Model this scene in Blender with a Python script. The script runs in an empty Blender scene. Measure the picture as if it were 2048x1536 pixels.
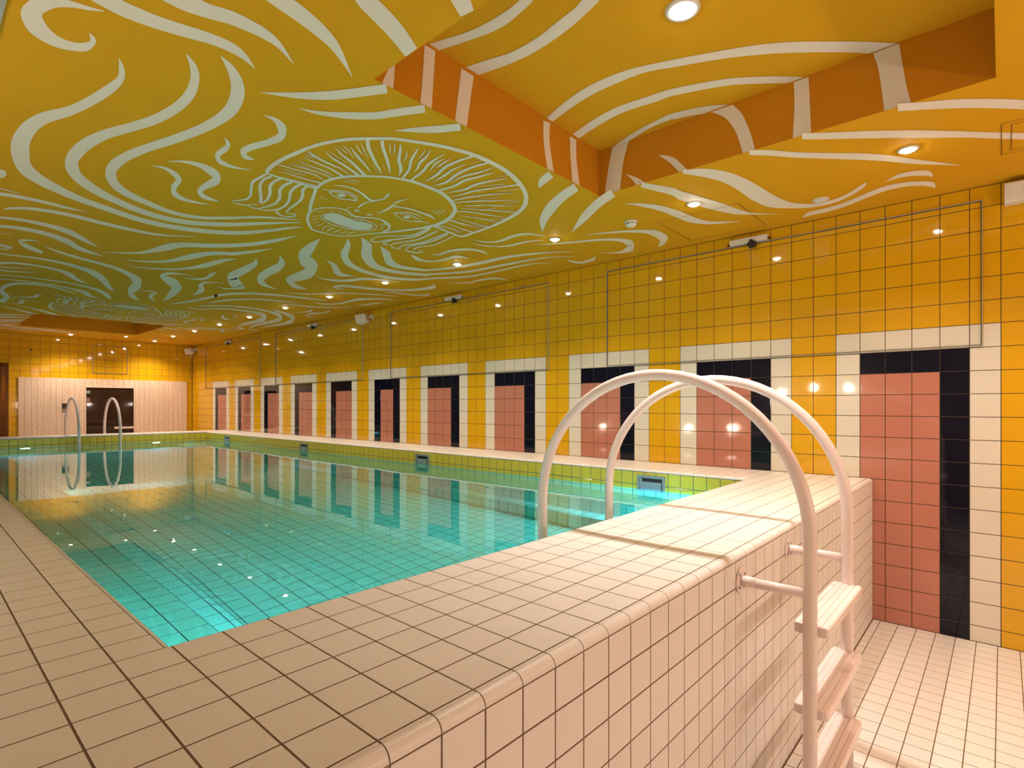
# Indoor swimming pool: raised tiled basin, yellow tiled wall with painted-door pattern, painted ceiling.
# Units: metres.  x = 0 is the right-hand tiled wall, +y runs along it away from the camera, z = 0 is the floor.
import bpy, bmesh, math, random
from mathutils import Vector, Matrix
random.seed(7)
scene = bpy.context.scene
COL = scene.collection

# ------------------------------------------------------------------ camera, world, exposure
cam_d = bpy.data.cameras.new('camera')
cam = bpy.data.objects.new('camera', cam_d)
COL.objects.link(cam)
F_PX = 1095.17
cam_d.sensor_fit = 'HORIZONTAL'
cam_d.sensor_width = 36.0
cam_d.lens = 36.0 * F_PX / 2048.0
cam_d.shift_y = (810.58 - 768.0) / 2048.0
cam_d.clip_start = 0.05
CAM = Vector((-4.563, -0.009, 1.503))
YAW = 0.8399
cam.location = CAM
cam.rotation_euler = (math.pi / 2, 0, -YAW)
scene.camera = cam

world = bpy.data.worlds.new('world')
scene.world = world
world.use_nodes = True
world.node_tree.nodes['Background'].inputs[0].default_value = (0.02, 0.017, 0.012, 1)
world.node_tree.nodes['Background'].inputs[1].default_value = 0.2

vs = scene.view_settings
vs.view_transform = 'Standard'
vs.look = 'None'
vs.exposure = 0.22
vs.gamma = 1.0
vs.use_curve_mapping = False
cy = scene.cycles
cy.use_denoising = True
cy.max_bounces = 6
cy.diffuse_bounces = 3
cy.glossy_bounces = 3
cy.transmission_bounces = 5
cy.use_adaptive_sampling = True
cy.adaptive_threshold = 0.12
cy.adaptive_min_samples = 16
cy.sample_clamp_indirect = 6.0

# light levels (watts) of the lamps built further down
W_ROW, W_RECESS, W_WALK, W_BACK, W_POOL = 53.0, 215.0, 36.0, 78.0, (175.0, 200.0, 60.0, 90.0)
WARM = (1.0, 0.81, 0.64)
SOFT = (1.0, 0.89, 0.82)
PEACH = (1.0, 0.80, 0.70)
COOL = (0.20, 0.56, 1.0)

# ------------------------------------------------------------------ sizes
T = 0.15                      # wall tile pitch along the wall
RZ = 0.14742                  # wall tile row pitch
Z_K0 = 18.69 * RZ             # height of the first course line under the ceiling
ZC = 2.8887                   # ceiling
Z_REC = 3.187                 # top of the ceiling recesses
Y_BACK, X_LEFT, Y_FRONT = 14.162, -5.7, -2.6
P = 0.1018                    # small tile pitch
Z_DECK, Z_WATER = 0.988, 0.84
Y_FACE, Y_IN = 0.674, 1.317   # outer and inner edge of the near rim
Y_FAR, Y_FAR2 = 11.55, 12.193 # inner and outer edge of the far rim
X_R, X_L = -0.59, -4.176      # inner pool edges right / left


# ------------------------------------------------------------------ materials
def mat(name, color, rough=0.5, var=0.0, bump=0.0, bscale=40.0, coat=0.0, spec=0.5, metal=0.0, noise=0.0, nscale=6.0):
    m = bpy.data.materials.new(name)
    m.use_nodes = True
    nt = m.node_tree
    b = nt.nodes['Principled BSDF']
    b.inputs['Base Color'].default_value = (*color, 1)
    b.inputs['Roughness'].default_value = rough
    b.inputs['Metallic'].default_value = metal
    b.inputs['Specular IOR Level'].default_value = spec
    b.inputs['Coat Weight'].default_value = coat
    b.inputs['Coat Roughness'].default_value = 0.04
    src = None
    if var:
        g = nt.nodes.new('ShaderNodeNewGeometry')
        mr = nt.nodes.new('ShaderNodeMapRange')
        mr.inputs[3].default_value = 1 - var
        mr.inputs[4].default_value = 1 + var
        nt.links.new(g.outputs['Random Per Island'], mr.inputs[0])
        src = mr.outputs[0]
    if noise:
        n = nt.nodes.new('ShaderNodeTexNoise')
        n.inputs['Scale'].default_value = nscale
        n.inputs['Detail'].default_value = 5
        tc = nt.nodes.new('ShaderNodeNewGeometry')
        nt.links.new(tc.outputs['Position'], n.inputs['Vector'])
        mr2 = nt.nodes.new('ShaderNodeMapRange')
        mr2.inputs[1].default_value = 0.25
        mr2.inputs[2].default_value = 0.75
        mr2.inputs[3].default_value = 1 - noise
        mr2.inputs[4].default_value = 1 + noise
        nt.links.new(n.outputs['Fac'], mr2.inputs[0])
        if src is None:
            src = mr2.outputs[0]
        else:
            mu = nt.nodes.new('ShaderNodeMath')
            mu.operation = 'MULTIPLY'
            nt.links.new(src, mu.inputs[0])
            nt.links.new(mr2.outputs[0], mu.inputs[1])
            src = mu.outputs[0]
    if src is not None:
        vm = nt.nodes.new('ShaderNodeVectorMath')
        vm.operation = 'SCALE'
        vm.inputs[0].default_value = color
        nt.links.new(src, vm.inputs['Scale'])
        nt.links.new(vm.outputs[0], b.inputs['Base Color'])
    if bump:
        n = nt.nodes.new('ShaderNodeTexNoise')
        n.inputs['Scale'].default_value = bscale
        n.inputs['Detail'].default_value = 3
        tc = nt.nodes.new('ShaderNodeNewGeometry')
        nt.links.new(tc.outputs['Position'], n.inputs['Vector'])
        bp = nt.nodes.new('ShaderNodeBump')
        bp.inputs['Strength'].default_value = bump
        bp.inputs['Distance'].default_value = 0.002
        nt.links.new(n.outputs['Fac'], bp.inputs['Height'])
        nt.links.new(bp.outputs[0], b.inputs['Normal'])
    return m


def emit(name, color, strength):
    m = bpy.data.materials.new(name)
    m.use_nodes = True
    b = m.node_tree.nodes['Principled BSDF']
    b.inputs['Base Color'].default_value = (*color, 1)
    b.inputs['Emission Color'].default_value = (*color, 1)
    b.inputs['Emission Strength'].default_value = strength
    return m


M_YEL = mat('yellow glazed tile', (0.73, 0.395, 0.008), 0.05, var=0.035, bump=0.10, bscale=9)
M_WHT = mat('white glazed tile', (0.74, 0.69, 0.58), 0.05, var=0.03, bump=0.10, bscale=9)
M_PNK = mat('salmon glazed tile', (0.50, 0.195, 0.135), 0.05, var=0.04, bump=0.10, bscale=9)
M_DRK = mat('near black navy glazed tile', (0.004, 0.005, 0.015), 0.04, var=0.04, bump=0.06, bscale=9, spec=0.35)
M_DECK = mat('cream stoneware tile', (0.80, 0.745, 0.69), 0.38, var=0.025)
M_GROUT = mat('brown grout', (0.16, 0.098, 0.056), 0.9, noise=0.15, nscale=30)
M_GROUTW = mat('dark brown wall grout', (0.055, 0.032, 0.015), 0.8)
M_LIME = mat('lime yellow glazed tile', (0.80, 0.58, 0.06), 0.12, var=0.04)
M_AQUA = mat('pale aqua pool tile', (0.30, 0.72, 0.48), 0.35, var=0.04)
M_GROUTP = mat('dark teal pool grout', (0.02, 0.09, 0.085), 0.8)
M_CEIL = mat('mustard ceiling paint', (0.72, 0.375, 0.014), 0.75, noise=0.03, nscale=2.0, spec=0.1)
M_PAINT = mat('cream mural paint', (0.86, 0.79, 0.68), 0.7, spec=0.1)
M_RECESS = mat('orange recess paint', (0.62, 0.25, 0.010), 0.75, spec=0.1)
M_GREY = mat('grey soffit paint', (0.42, 0.42, 0.40), 0.7)
M_PLASTER = mat('warm beige plaster', (0.55, 0.45, 0.34), 0.8, noise=0.04)
M_PINKMET = mat('pale pink powder coated steel', (0.88, 0.735, 0.69), 0.32, spec=0.5)
M_STEEL = mat('brushed stainless steel', (0.52, 0.55, 0.56), 0.32, metal=1.0)
M_FRAME = mat('pale satin aluminium', (0.42, 0.37, 0.28), 0.4)
M_STEELD = mat('dull grey metal', (0.34, 0.36, 0.34), 0.4, metal=0.4)
M_WPLAS = mat('white plastic', (0.78, 0.76, 0.70), 0.4)
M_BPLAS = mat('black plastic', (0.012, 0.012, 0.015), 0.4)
M_DARKIN = mat('dark interior', (0.02, 0.012, 0.007), 0.7)
M_GLASSD = mat('dark smoked glass', (0.030, 0.012, 0.006), 0.03, spec=0.3)
M_ORT = mat('burnt orange doorway tile', (0.42, 0.15, 0.015), 0.25, noise=0.06)
M_SLOT = mat('thin shadow joint', (0.20, 0.09, 0.01), 0.8)


def wood(name, base, dark):
    m = bpy.data.materials.new(name)
    m.use_nodes = True
    nt = m.node_tree
    b = nt.nodes['Principled BSDF']
    b.inputs['Roughness'].default_value = 0.55
    g = nt.nodes.new('ShaderNodeNewGeometry')
    mp = nt.nodes.new('ShaderNodeVectorMath')
    mp.operation = 'MULTIPLY'
    mp.inputs[1].default_value = (30, 30, 1.2)
    nt.links.new(g.outputs['Position'], mp.inputs[0])
    n = nt.nodes.new('ShaderNodeTexNoise')
    n.inputs['Scale'].default_value = 1.0
    n.inputs['Detail'].default_value = 4
    nt.links.new(mp.outputs[0], n.inputs['Vector'])
    r = nt.nodes.new('ShaderNodeValToRGB')
    r.color_ramp.elements[0].color = (*dark, 1)
    r.color_ramp.elements[1].color = (*base, 1)
    r.color_ramp.elements[0].position = 0.25
    r.color_ramp.elements[1].position = 0.6
    nt.links.new(n.outputs['Fac'], r.inputs[0])
    v = nt.nodes.new('ShaderNodeTexVoronoi')           # knots
    mp2 = nt.nodes.new('ShaderNodeVectorMath')
    mp2.operation = 'MULTIPLY'
    mp2.inputs[1].default_value = (9, 9, 4.5)
    nt.links.new(g.outputs['Position'], mp2.inputs[0])
    nt.links.new(mp2.outputs[0], v.inputs['Vector'])
    r2 = nt.nodes.new('ShaderNodeValToRGB')
    r2.color_ramp.elements[0].color = (0.45, 0.25, 0.13, 1)
    r2.color_ramp.elements[1].color = (1, 1, 1, 1)
    r2.color_ramp.elements[0].position = 0.14
    r2.color_ramp.elements[1].position = 0.21
    nt.links.new(v.outputs['Distance'], r2.inputs[0])
    mx = nt.nodes.new('ShaderNodeMix')
    mx.data_type = 'RGBA'
    mx.blend_type = 'MULTIPLY'
    mx.inputs['Factor'].default_value = 1.0
    nt.links.new(r.outputs[0], mx.inputs['A'])
    nt.links.new(r2.outputs[0], mx.inputs['B'])
    mr = nt.nodes.new('ShaderNodeMapRange')
    mr.inputs[3].default_value = 0.88
    mr.inputs[4].default_value = 1.08
    nt.links.new(g.outputs['Random Per Island'], mr.inputs[0])
    vm = nt.nodes.new('ShaderNodeVectorMath')
    vm.operation = 'SCALE'
    nt.links.new(mx.outputs['Result'], vm.inputs[0])
    nt.links.new(mr.outputs[0], vm.inputs['Scale'])
    nt.links.new(vm.outputs[0], b.inputs['Base Color'])
    return m


M_WOOD = wood('pale spruce boards', (0.82, 0.63, 0.48), (0.72, 0.51, 0.37))


def water_material():
    m = bpy.data.materials.new('still pool water')
    m.use_nodes = True
    nt = m.node_tree
    b = nt.nodes['Principled BSDF']
    b.inputs['Base Color'].default_value = (0.40, 0.96, 0.86, 1)
    b.inputs['Roughness'].default_value = 0.0
    b.inputs['IOR'].default_value = 1.333
    b.inputs['Transmission Weight'].default_value = 1.0
    g = nt.nodes.new('ShaderNodeNewGeometry')
    n = nt.nodes.new('ShaderNodeTexNoise')
    n.inputs['Scale'].default_value = 2.2
    n.inputs['Detail'].default_value = 2
    nt.links.new(g.outputs['Position'], n.inputs['Vector'])
    bp = nt.nodes.new('ShaderNodeBump')
    bp.inputs['Strength'].default_value = 0.10
    bp.inputs['Distance'].default_value = 0.012
    nt.links.new(n.outputs['Fac'], bp.inputs['Height'])
    nt.links.new(bp.outputs[0], b.inputs['Normal'])
    return m


M_WATER = water_material()


# ------------------------------------------------------------------ helpers
def tag(o, label=None, cat=None, group=None, kind=None):
    if label: o['label'] = label
    if cat: o['category'] = cat
    if group: o['group'] = group
    if kind: o['kind'] = kind
    return o


def empty(name, loc=(0, 0, 0), rz=0.0, parent=None):
    o = bpy.data.objects.new(name, None)
    o.empty_display_size = 0.1
    COL.objects.link(o)
    o.location = loc
    o.rotation_euler = (0, 0, rz)
    o.parent = parent
    return o


def link(name, me, parent=None, loc=None):
    o = bpy.data.objects.new(name, me)
    COL.objects.link(o)
    o.parent = parent
    if loc is not None: o.location = loc
    return o


class MB:
    """collects vertices and faces for one mesh"""
    def __init__(self):
        self.v, self.f, self.m, self.s = [], [], [], []

    def face(self, pts, mi=0, smooth=False):
        k = len(self.v)
        self.v += [tuple(p) for p in pts]
        self.f.append(list(range(k, k + len(pts))))
        self.m.append(mi); self.s.append(smooth)

    def box(self, x0, x1, y0, y1, z0, z1, mi=0):
        k = len(self.v)
        self.v += [(x, y, z) for x in (x0, x1) for y in (y0, y1) for z in (z0, z1)]
        for q in ((0, 1, 3, 2), (4, 6, 7, 5), (0, 4, 5, 1), (2, 3, 7, 6), (0, 2, 6, 4), (1, 5, 7, 3)):
            self.f.append([k + i for i in q]); self.m.append(mi); self.s.append(False)

    def rings(self, rings, mi=0, closed=False, cap=True, smooth=True):
        k = len(self.v); n = len(rings[0]); r = len(rings)
        for ring in rings: self.v += [tuple(p) for p in ring]
        for i in range(r if closed else r - 1):
            a, b = k + i * n, k + ((i + 1) % r) * n
            for j in range(n):
                self.f.append([a + j, a + (j + 1) % n, b + (j + 1) % n, b + j]); self.m.append(mi); self.s.append(smooth)
        if cap and not closed:
            self.f.append([k + j for j in range(n)][::-1]); self.m.append(mi); self.s.append(False)
            self.f.append([k + (r - 1) * n + j for j in range(n)]); self.m.append(mi); self.s.append(False)

    def tube(self, pts, rad, n=16, mi=0, closed=False, cap=True):
        pts = [Vector(p) for p in pts]
        rings = []; up = None
        for i, p in enumerate(pts):
            a = pts[i - 1] if (i > 0 or closed) else p
            b = pts[(i + 1) % len(pts)] if (i < len(pts) - 1 or closed) else p
            t = (b - a).normalized()
            if up is None:
                up = Vector((0, 0, 1)) if abs(t.z) < 0.9 else Vector((1, 0, 0))
            s = t.cross(up).normalized(); up = s.cross(t).normalized()
            rr = rad[i] if isinstance(rad, (list, tuple)) else rad
            rings.append([p + (s * math.cos(q) + up * math.sin(q)) * rr for q in [2 * math.pi * j / n for j in range(n)]])
        self.rings(rings, mi, closed, cap)

    def lathe(self, prof, n=24, mi=0, cap=True):
        """prof: (radius, z) about the z axis"""
        self.rings([[(r * math.cos(2 * math.pi * j / n), r * math.sin(2 * math.pi * j / n), z) for j in range(n)] for r, z in prof], mi, False, cap)

    def mesh(self, name, mats):
        me = bpy.data.meshes.new(name)
        me.from_pydata(self.v, [], self.f)
        for m in (mats if isinstance(mats, (list, tuple)) else [mats]): me.materials.append(m)
        me.polygons.foreach_set('material_index', self.m)
        me.polygons.foreach_set('use_smooth', self.s)
        me.update()
        return me

    def build(self, name, mats, parent=None, loc=None):
        return link(name, self.mesh(name, mats), parent, loc)


def fix_normals(o):
    bm = bmesh.new(); bm.from_mesh(o.data)
    bmesh.ops.recalc_face_normals(bm, faces=bm.faces)
    bm.to_mesh(o.data); bm.free()
    return o


def project(p):
    d = Vector(p) - CAM
    xc = d.x * math.cos(YAW) - d.y * math.sin(YAW)
    zc = d.x * math.sin(YAW) + d.y * math.cos(YAW)
    if zc < 0.1: return None
    return 1024 + F_PX * xc / zc, 810.58 - F_PX * d.z / zc


TILE_MESH = {}
B_T, T_T = 0.0006, 0.007      # tile edge bevel and thickness


def tile_geo(w, h):
    a, b, e = w / 2, h / 2, B_T
    v = [(-a + e, -b + e, 0), (a - e, -b + e, 0), (a - e, b - e, 0), (-a + e, b - e, 0),
         (-a, -b, -e), (a, -b, -e), (a, b, -e), (-a, b, -e), (-a, -b, -T_T), (a, -b, -T_T), (a, b, -T_T), (-a, b, -T_T)]
    f = [(0, 1, 2, 3)]
    for i in range(4):
        j = (i + 1) % 4
        f.append((4 + i, 4 + j, j, i)); f.append((8 + i, 8 + j, 4 + j, 4 + i))
    return v, f


def tiles(parent, O, U, V, N, rects, mats, limit=290, tilt=0.0, joint=0.003, name='tile', rest='remaining_tiles'):
    """rects: (u0, u1, v0, v1, material index).  The tiles that show largest become objects of their own,
    the others are joined into one mesh."""
    O, U, V, N = Vector(O), Vector(U), Vector(V), Vector(N)
    base = Matrix(((U.x, V.x, N.x), (U.y, V.y, N.y), (U.z, V.z, N.z)))
    rec = []
    for (u0, u1, v0, v1, mi) in rects:
        w, h = u1 - u0 - joint, v1 - v0 - joint
        if w < 0.004 or h < 0.004: continue
        c = O + U * ((u0 + u1) / 2) + V * ((v0 + v1) / 2)
        q = [project(O + U * a + V * b) for a in (u0, u1) for b in (v0, v1)]
        area = 0
        if all(q):
            xs, ys = [p[0] for p in q], [p[1] for p in q]
            w_, h_ = min(max(xs), 2048) - max(min(xs), 0), min(max(ys), 1536) - max(min(ys), 0)
            if w_ > 0 and h_ > 0 and (CAM - c).dot(N) > 0: area = w_ * h_
        rec.append((area, c, w, h, mi))
    rec.sort(key=lambda r: -r[0])
    mb = MB()
    for i, (area, c, w, h, mi) in enumerate(rec):
        R = base
        if tilt:
            R = base @ (Matrix.Rotation(random.gauss(0, tilt), 3, 'X') @ Matrix.Rotation(random.gauss(0, tilt), 3, 'Y'))
        if i < limit and area > 40:
            key = (round(w, 4), round(h, 4), mats[mi].name)
            me = TILE_MESH.get(key)
            if me is None:
                v, f = tile_geo(w, h)
                me = bpy.data.meshes.new(name)
                me.from_pydata(v, [], f)
                me.materials.append(mats[mi]); me.update()
                TILE_MESH[key] = me
            o = link(name, me, parent)
            m4 = R.to_4x4(); m4.translation = c
            o.matrix_world = m4
        else:
            v, f = tile_geo(w, h)
            k = len(mb.v)
            for p in v:
                q = R @ Vector(p) + c
                mb.v.append((q.x, q.y, q.z))
            for q in f:
                mb.f.append([k + j for j in q]); mb.m.append(mi); mb.s.append(False)
    if mb.v:
        o = mb.build(rest, mats, parent)
        o['kind'] = 'stuff'


def grid(u0, u1, v0, v1, pu, pv, ou=0.0, ov=0.0, mi=0):
    """cells of a grid with lines at ou + i*pu, ov + j*pv, clipped to the rectangle"""
    def cuts(a, b, p, o):
        c = [a]; k = math.floor((a - o) / p) + 1
        while o + k * p < b - 1e-4:
            if o + k * p > a + 1e-4: c.append(o + k * p)
            k += 1
        return c + [b]
    cu, cv = cuts(u0, u1, pu, ou), cuts(v0, v1, pv, ov)
    return [(cu[i], cu[i + 1], cv[j], cv[j + 1], mi) for i in range(len(cu) - 1) for j in range(len(cv) - 1)]


X_, Y_, Z_ = (1, 0, 0), (0, 1, 0), (0, 0, 1)
NX, NY, NZ = (-1, 0, 0), (0, -1, 0), (0, 0, -1)
G = 0.0004   # how far the grout lies behind the tile face

# ------------------------------------------------------------------ floor
mb = MB(); mb.box(X_LEFT - .2, 0.2, Y_FRONT - .2, Y_BACK + 2.6, -0.62, -0.45)
mb.box(X_LEFT, 0.0, Y_FRONT, Y_FACE + 0.02, -0.45, -G)
mb.box(X_LEFT, 0.0, Y_FAR2 - 0.02, Y_BACK + 2.5, -0.45, -G)
floor = tag(mb.build('floor', M_GROUT), 'cream tiled floor at the foot of the raised pool', 'floor', kind='structure')
rects = grid(-3.2, -0.004, -1.6, Y_FACE - 0.004, P, P, -0.055, 0.626)
tiles(floor, (0, 0, 0), X_, Y_, Z_, rects, [M_DECK], 260, 0.0008, 0.0038)
mb = MB(); mb.box(X_LEFT, -3.205, Y_FRONT, Y_FACE - .004, -G, 0); mb.box(-3.205, 0, Y_FRONT, -1.605, -G, 0); mb.box(X_LEFT, 0, Y_FAR2, Y_BACK, -G, 0)
mb.build('screed', M_DECK, floor)

# ------------------------------------------------------------------ right wall
mb = MB(); mb.box(0.0008, 0.25, Y_FRONT - .2, Y_BACK + 0.2, -0.6, ZC + 0.4)
wall_right = tag(mb.build('wall_right', M_GROUTW), 'long glossy yellow tiled wall patterned with pink and black doors', 'wall', kind='structure')
rects = []
zc_ = [Z_K0 - RZ * k for k in range(0, 19)]
rows = [(ZC - 0.002, zc_[0], -1)] + [(zc_[k], zc_[k + 1], k) for k in range(18)] + [(zc_[18], 0.0, 18)]
for i in range(-11, 95):
    y0, y1 = T * i, min(T * (i + 1), Y_BACK - 0.006)
    j, c = divmod(i, 8)
    for (zt, zb, k) in rows:
        over = Y_FACE - 0.02 <= y0 < Y_FAR2 - 0.1
        if over and zt < Z_DECK + 0.004: continue
        zb2 = max(zb, Z_DECK) if over else zb
        mi = 0
        if 0 <= j <= 10 and c < 6 and k >= 5:
            dark = (1,) if j <= 4 else ((1, 4) if j == 5 else (4,))
            if c in (0, 5) or k == 5: mi = 1
            elif k == 6 or c in dark: mi = 3
            else: mi = 2
        rects.append((y0, y1, zb2, zt, mi))
tiles(wall_right, (0, 0, 0), Y_, Z_, NX, rects, [M_YEL, M_WHT, M_PNK, M_DRK], 290, 0.0016, 0.0042)

# ------------------------------------------------------------------ back wall with doorway opening
DX0, DX1, DZ = -4.15, -3.178, 2.351
mb = MB()
mb.box(DX1, 0.2, Y_BACK + G, Y_BACK + 0.22, -.4, ZC + 0.4)
mb.box(X_LEFT - .2, DX0, Y_BACK + G, Y_BACK + 0.22, -.4, ZC + 0.4)
mb.box(DX0, DX1, Y_BACK + G, Y_BACK + 0.22, DZ, ZC + 0.4)
wall_back = tag(mb.build('wall_back', M_GROUTW), 'yellow tiled end wall around the wooden sauna front', 'wall', kind='structure')
SX0, SX1, SZ = -3.057, -0.124, 2.052
rects = []
for a in grid(-4.9, -0.005, 0.4, ZC - .002, T, RZ, DX1, Z_K0):
    cx, cz = (a[0] + a[1]) / 2, (a[2] + a[3]) / 2
    if DX0 < cx < DX1 and cz < DZ: continue
    if SX0 < cx < SX1 and cz < SZ - 0.02: continue
    rects.append(a)
tiles(wall_back, (0, Y_BACK, 0), X_, Z_, NY, rects, [M_YEL], 290, 0.0016, 0.0042)
mb = MB()   # passage behind the opening
mb.face([(DX1, Y_BACK + .2, 0), (DX1, Y_BACK + 2.4, 0), (DX1, Y_BACK + 2.4, DZ), (DX1, Y_BACK + .2, DZ)])
mb.face([(DX0, Y_BACK + .2, 0), (DX0, Y_BACK + 2.4, 0), (DX0, Y_BACK + 2.4, DZ), (DX0, Y_BACK + .2, DZ)])
mb.face([(DX0, Y_BACK + 2.4, 0), (DX1, Y_BACK + 2.4, 0), (DX1, Y_BACK + 2.4, DZ), (DX0, Y_BACK + 2.4, DZ)])
mb.face([(DX0, Y_BACK + .2, DZ), (DX1, Y_BACK + .2, DZ), (DX1, Y_BACK + 2.4, DZ), (DX0, Y_BACK + 2.4, DZ)])
door1 = tag(mb.build('door_1', M_ORT), 'dark open doorway in the end wall left of the sauna', 'doorway', kind='structure')
mb = MB(); mb.box(DX1 - .012, DX1 + .012, Y_BACK - .012, Y_BACK + .22, 0, DZ + .012); mb.box(DX0, DX1, Y_BACK - .012, Y_BACK + .22, DZ - .0, DZ + .012)
mb.build('jamb', M_YEL, door1)
rects = grid(Y_BACK + .25, Y_BACK + 2.35, 0.4, DZ - 0.01, T, RZ, 0, Z_K0)
tiles(door1, (DX1 - 0.004, 0, 0), Y_, Z_, NX, rects, [M_ORT], 0, 0.001, 0.004)

# ------------------------------------------------------------------ walls out of view that close the room
mb = MB(); mb.box(X_LEFT - 0.2, X_LEFT, Y_FRONT - .2, Y_BACK + 0.2, -.4, ZC + 0.4)
tag(mb.build('wall_left', M_PLASTER), 'plain plastered wall beyond the left pool deck', 'wall', kind='structure')
mb = MB(); mb.box(X_LEFT - .2, 0.2, Y_FRONT - 0.2, Y_FRONT, -.4, ZC + 0.4)
tag(mb.build('wall_front', M_PLASTER), 'plain plastered wall behind the viewer', 'wall', kind='structure')

# ------------------------------------------------------------------ ceiling with two recesses
R1 = (-3.222, -1.473, 0.013, 1.98)
R2 = (-3.222, -1.473, 10.85, 12.70)
mb = MB()
xs = [X_LEFT - .2, R1[0], R1[1], 0.2]
ys = [Y_FRONT - .2, R1[2], R1[3], R2[2], R2[3], Y_BACK + .2]
for i in range(3):
    for j in range(5):
        if i == 1 and j in (1, 3): continue
        mb.face([(xs[i], ys[j], ZC), (xs[i], ys[j + 1], ZC), (xs[i + 1], ys[j + 1], ZC), (xs[i + 1], ys[j], ZC)])
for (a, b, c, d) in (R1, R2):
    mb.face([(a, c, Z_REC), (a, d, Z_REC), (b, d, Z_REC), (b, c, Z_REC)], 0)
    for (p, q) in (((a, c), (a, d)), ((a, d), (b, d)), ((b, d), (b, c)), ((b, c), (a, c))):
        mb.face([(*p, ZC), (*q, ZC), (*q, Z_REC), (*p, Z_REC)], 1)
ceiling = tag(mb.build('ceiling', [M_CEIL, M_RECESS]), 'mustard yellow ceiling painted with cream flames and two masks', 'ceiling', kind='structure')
mb = MB(); mb.box(X_LEFT, -4.324, Y_FRONT, Y_BACK, ZC - .012, ZC + .0)
tag(mb.build('trim_1', M_GREY), 'grey soffit strip along the left edge of the painted ceiling', 'soffit', kind='structure')

# ---- mural: every painted stroke lies on the ceiling, on the recess sides or on the recess top
def stroke_mesh(plane, pts, rot=False, lift=0.0):
    pts = [[v / 1000.0 for v in p] for p in pts]
    A = [(p[0], p[1]) for p in pts]; B = [(p[2], p[3]) for p in pts]
    def cr(P_):
        n = len(P_); out = []
        for i in range(n - 1):
            p0, p1, p2, p3 = P_[max(i - 1, 0)], P_[i], P_[i + 1], P_[min(i + 2, n - 1)]
            m = 4 if n > 2 else 1
            for k in range(m):
                t = k / m
                out.append(tuple(0.5 * (2 * p1[d] + (p2[d] - p0[d]) * t + (2 * p0[d] - 5 * p1[d] + 4 * p2[d] - p3[d]) * t * t
                                        + (3 * p1[d] - p0[d] - 3 * p2[d] + p3[d]) * t ** 3) for d in (0, 1)))
        return out + [P_[-1]]
    a, b = cr(A), cr(B)
    e = 0.0010 + lift              # coats of paint never lie in exactly the same plane
    def P3(q):
        u, w = q
        if rot: u, w = -4.695 - u, 12.83 - w
        if plane == 'c': return (u, w, ZC - e)
        if plane == 't': return (u, w, Z_REC - e)
        if plane == 'w': return (u, R1[3] - e, min(max(w, ZC), Z_REC))
        return (R1[1] - e, u, min(max(w, ZC), Z_REC))
    v = [P3(q) for q in a] + [P3(q) for q in b]
    n = len(a)
    f = [(i, i + 1, n + i + 1, n + i) for i in range(n - 1)]
    return v, f


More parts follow.
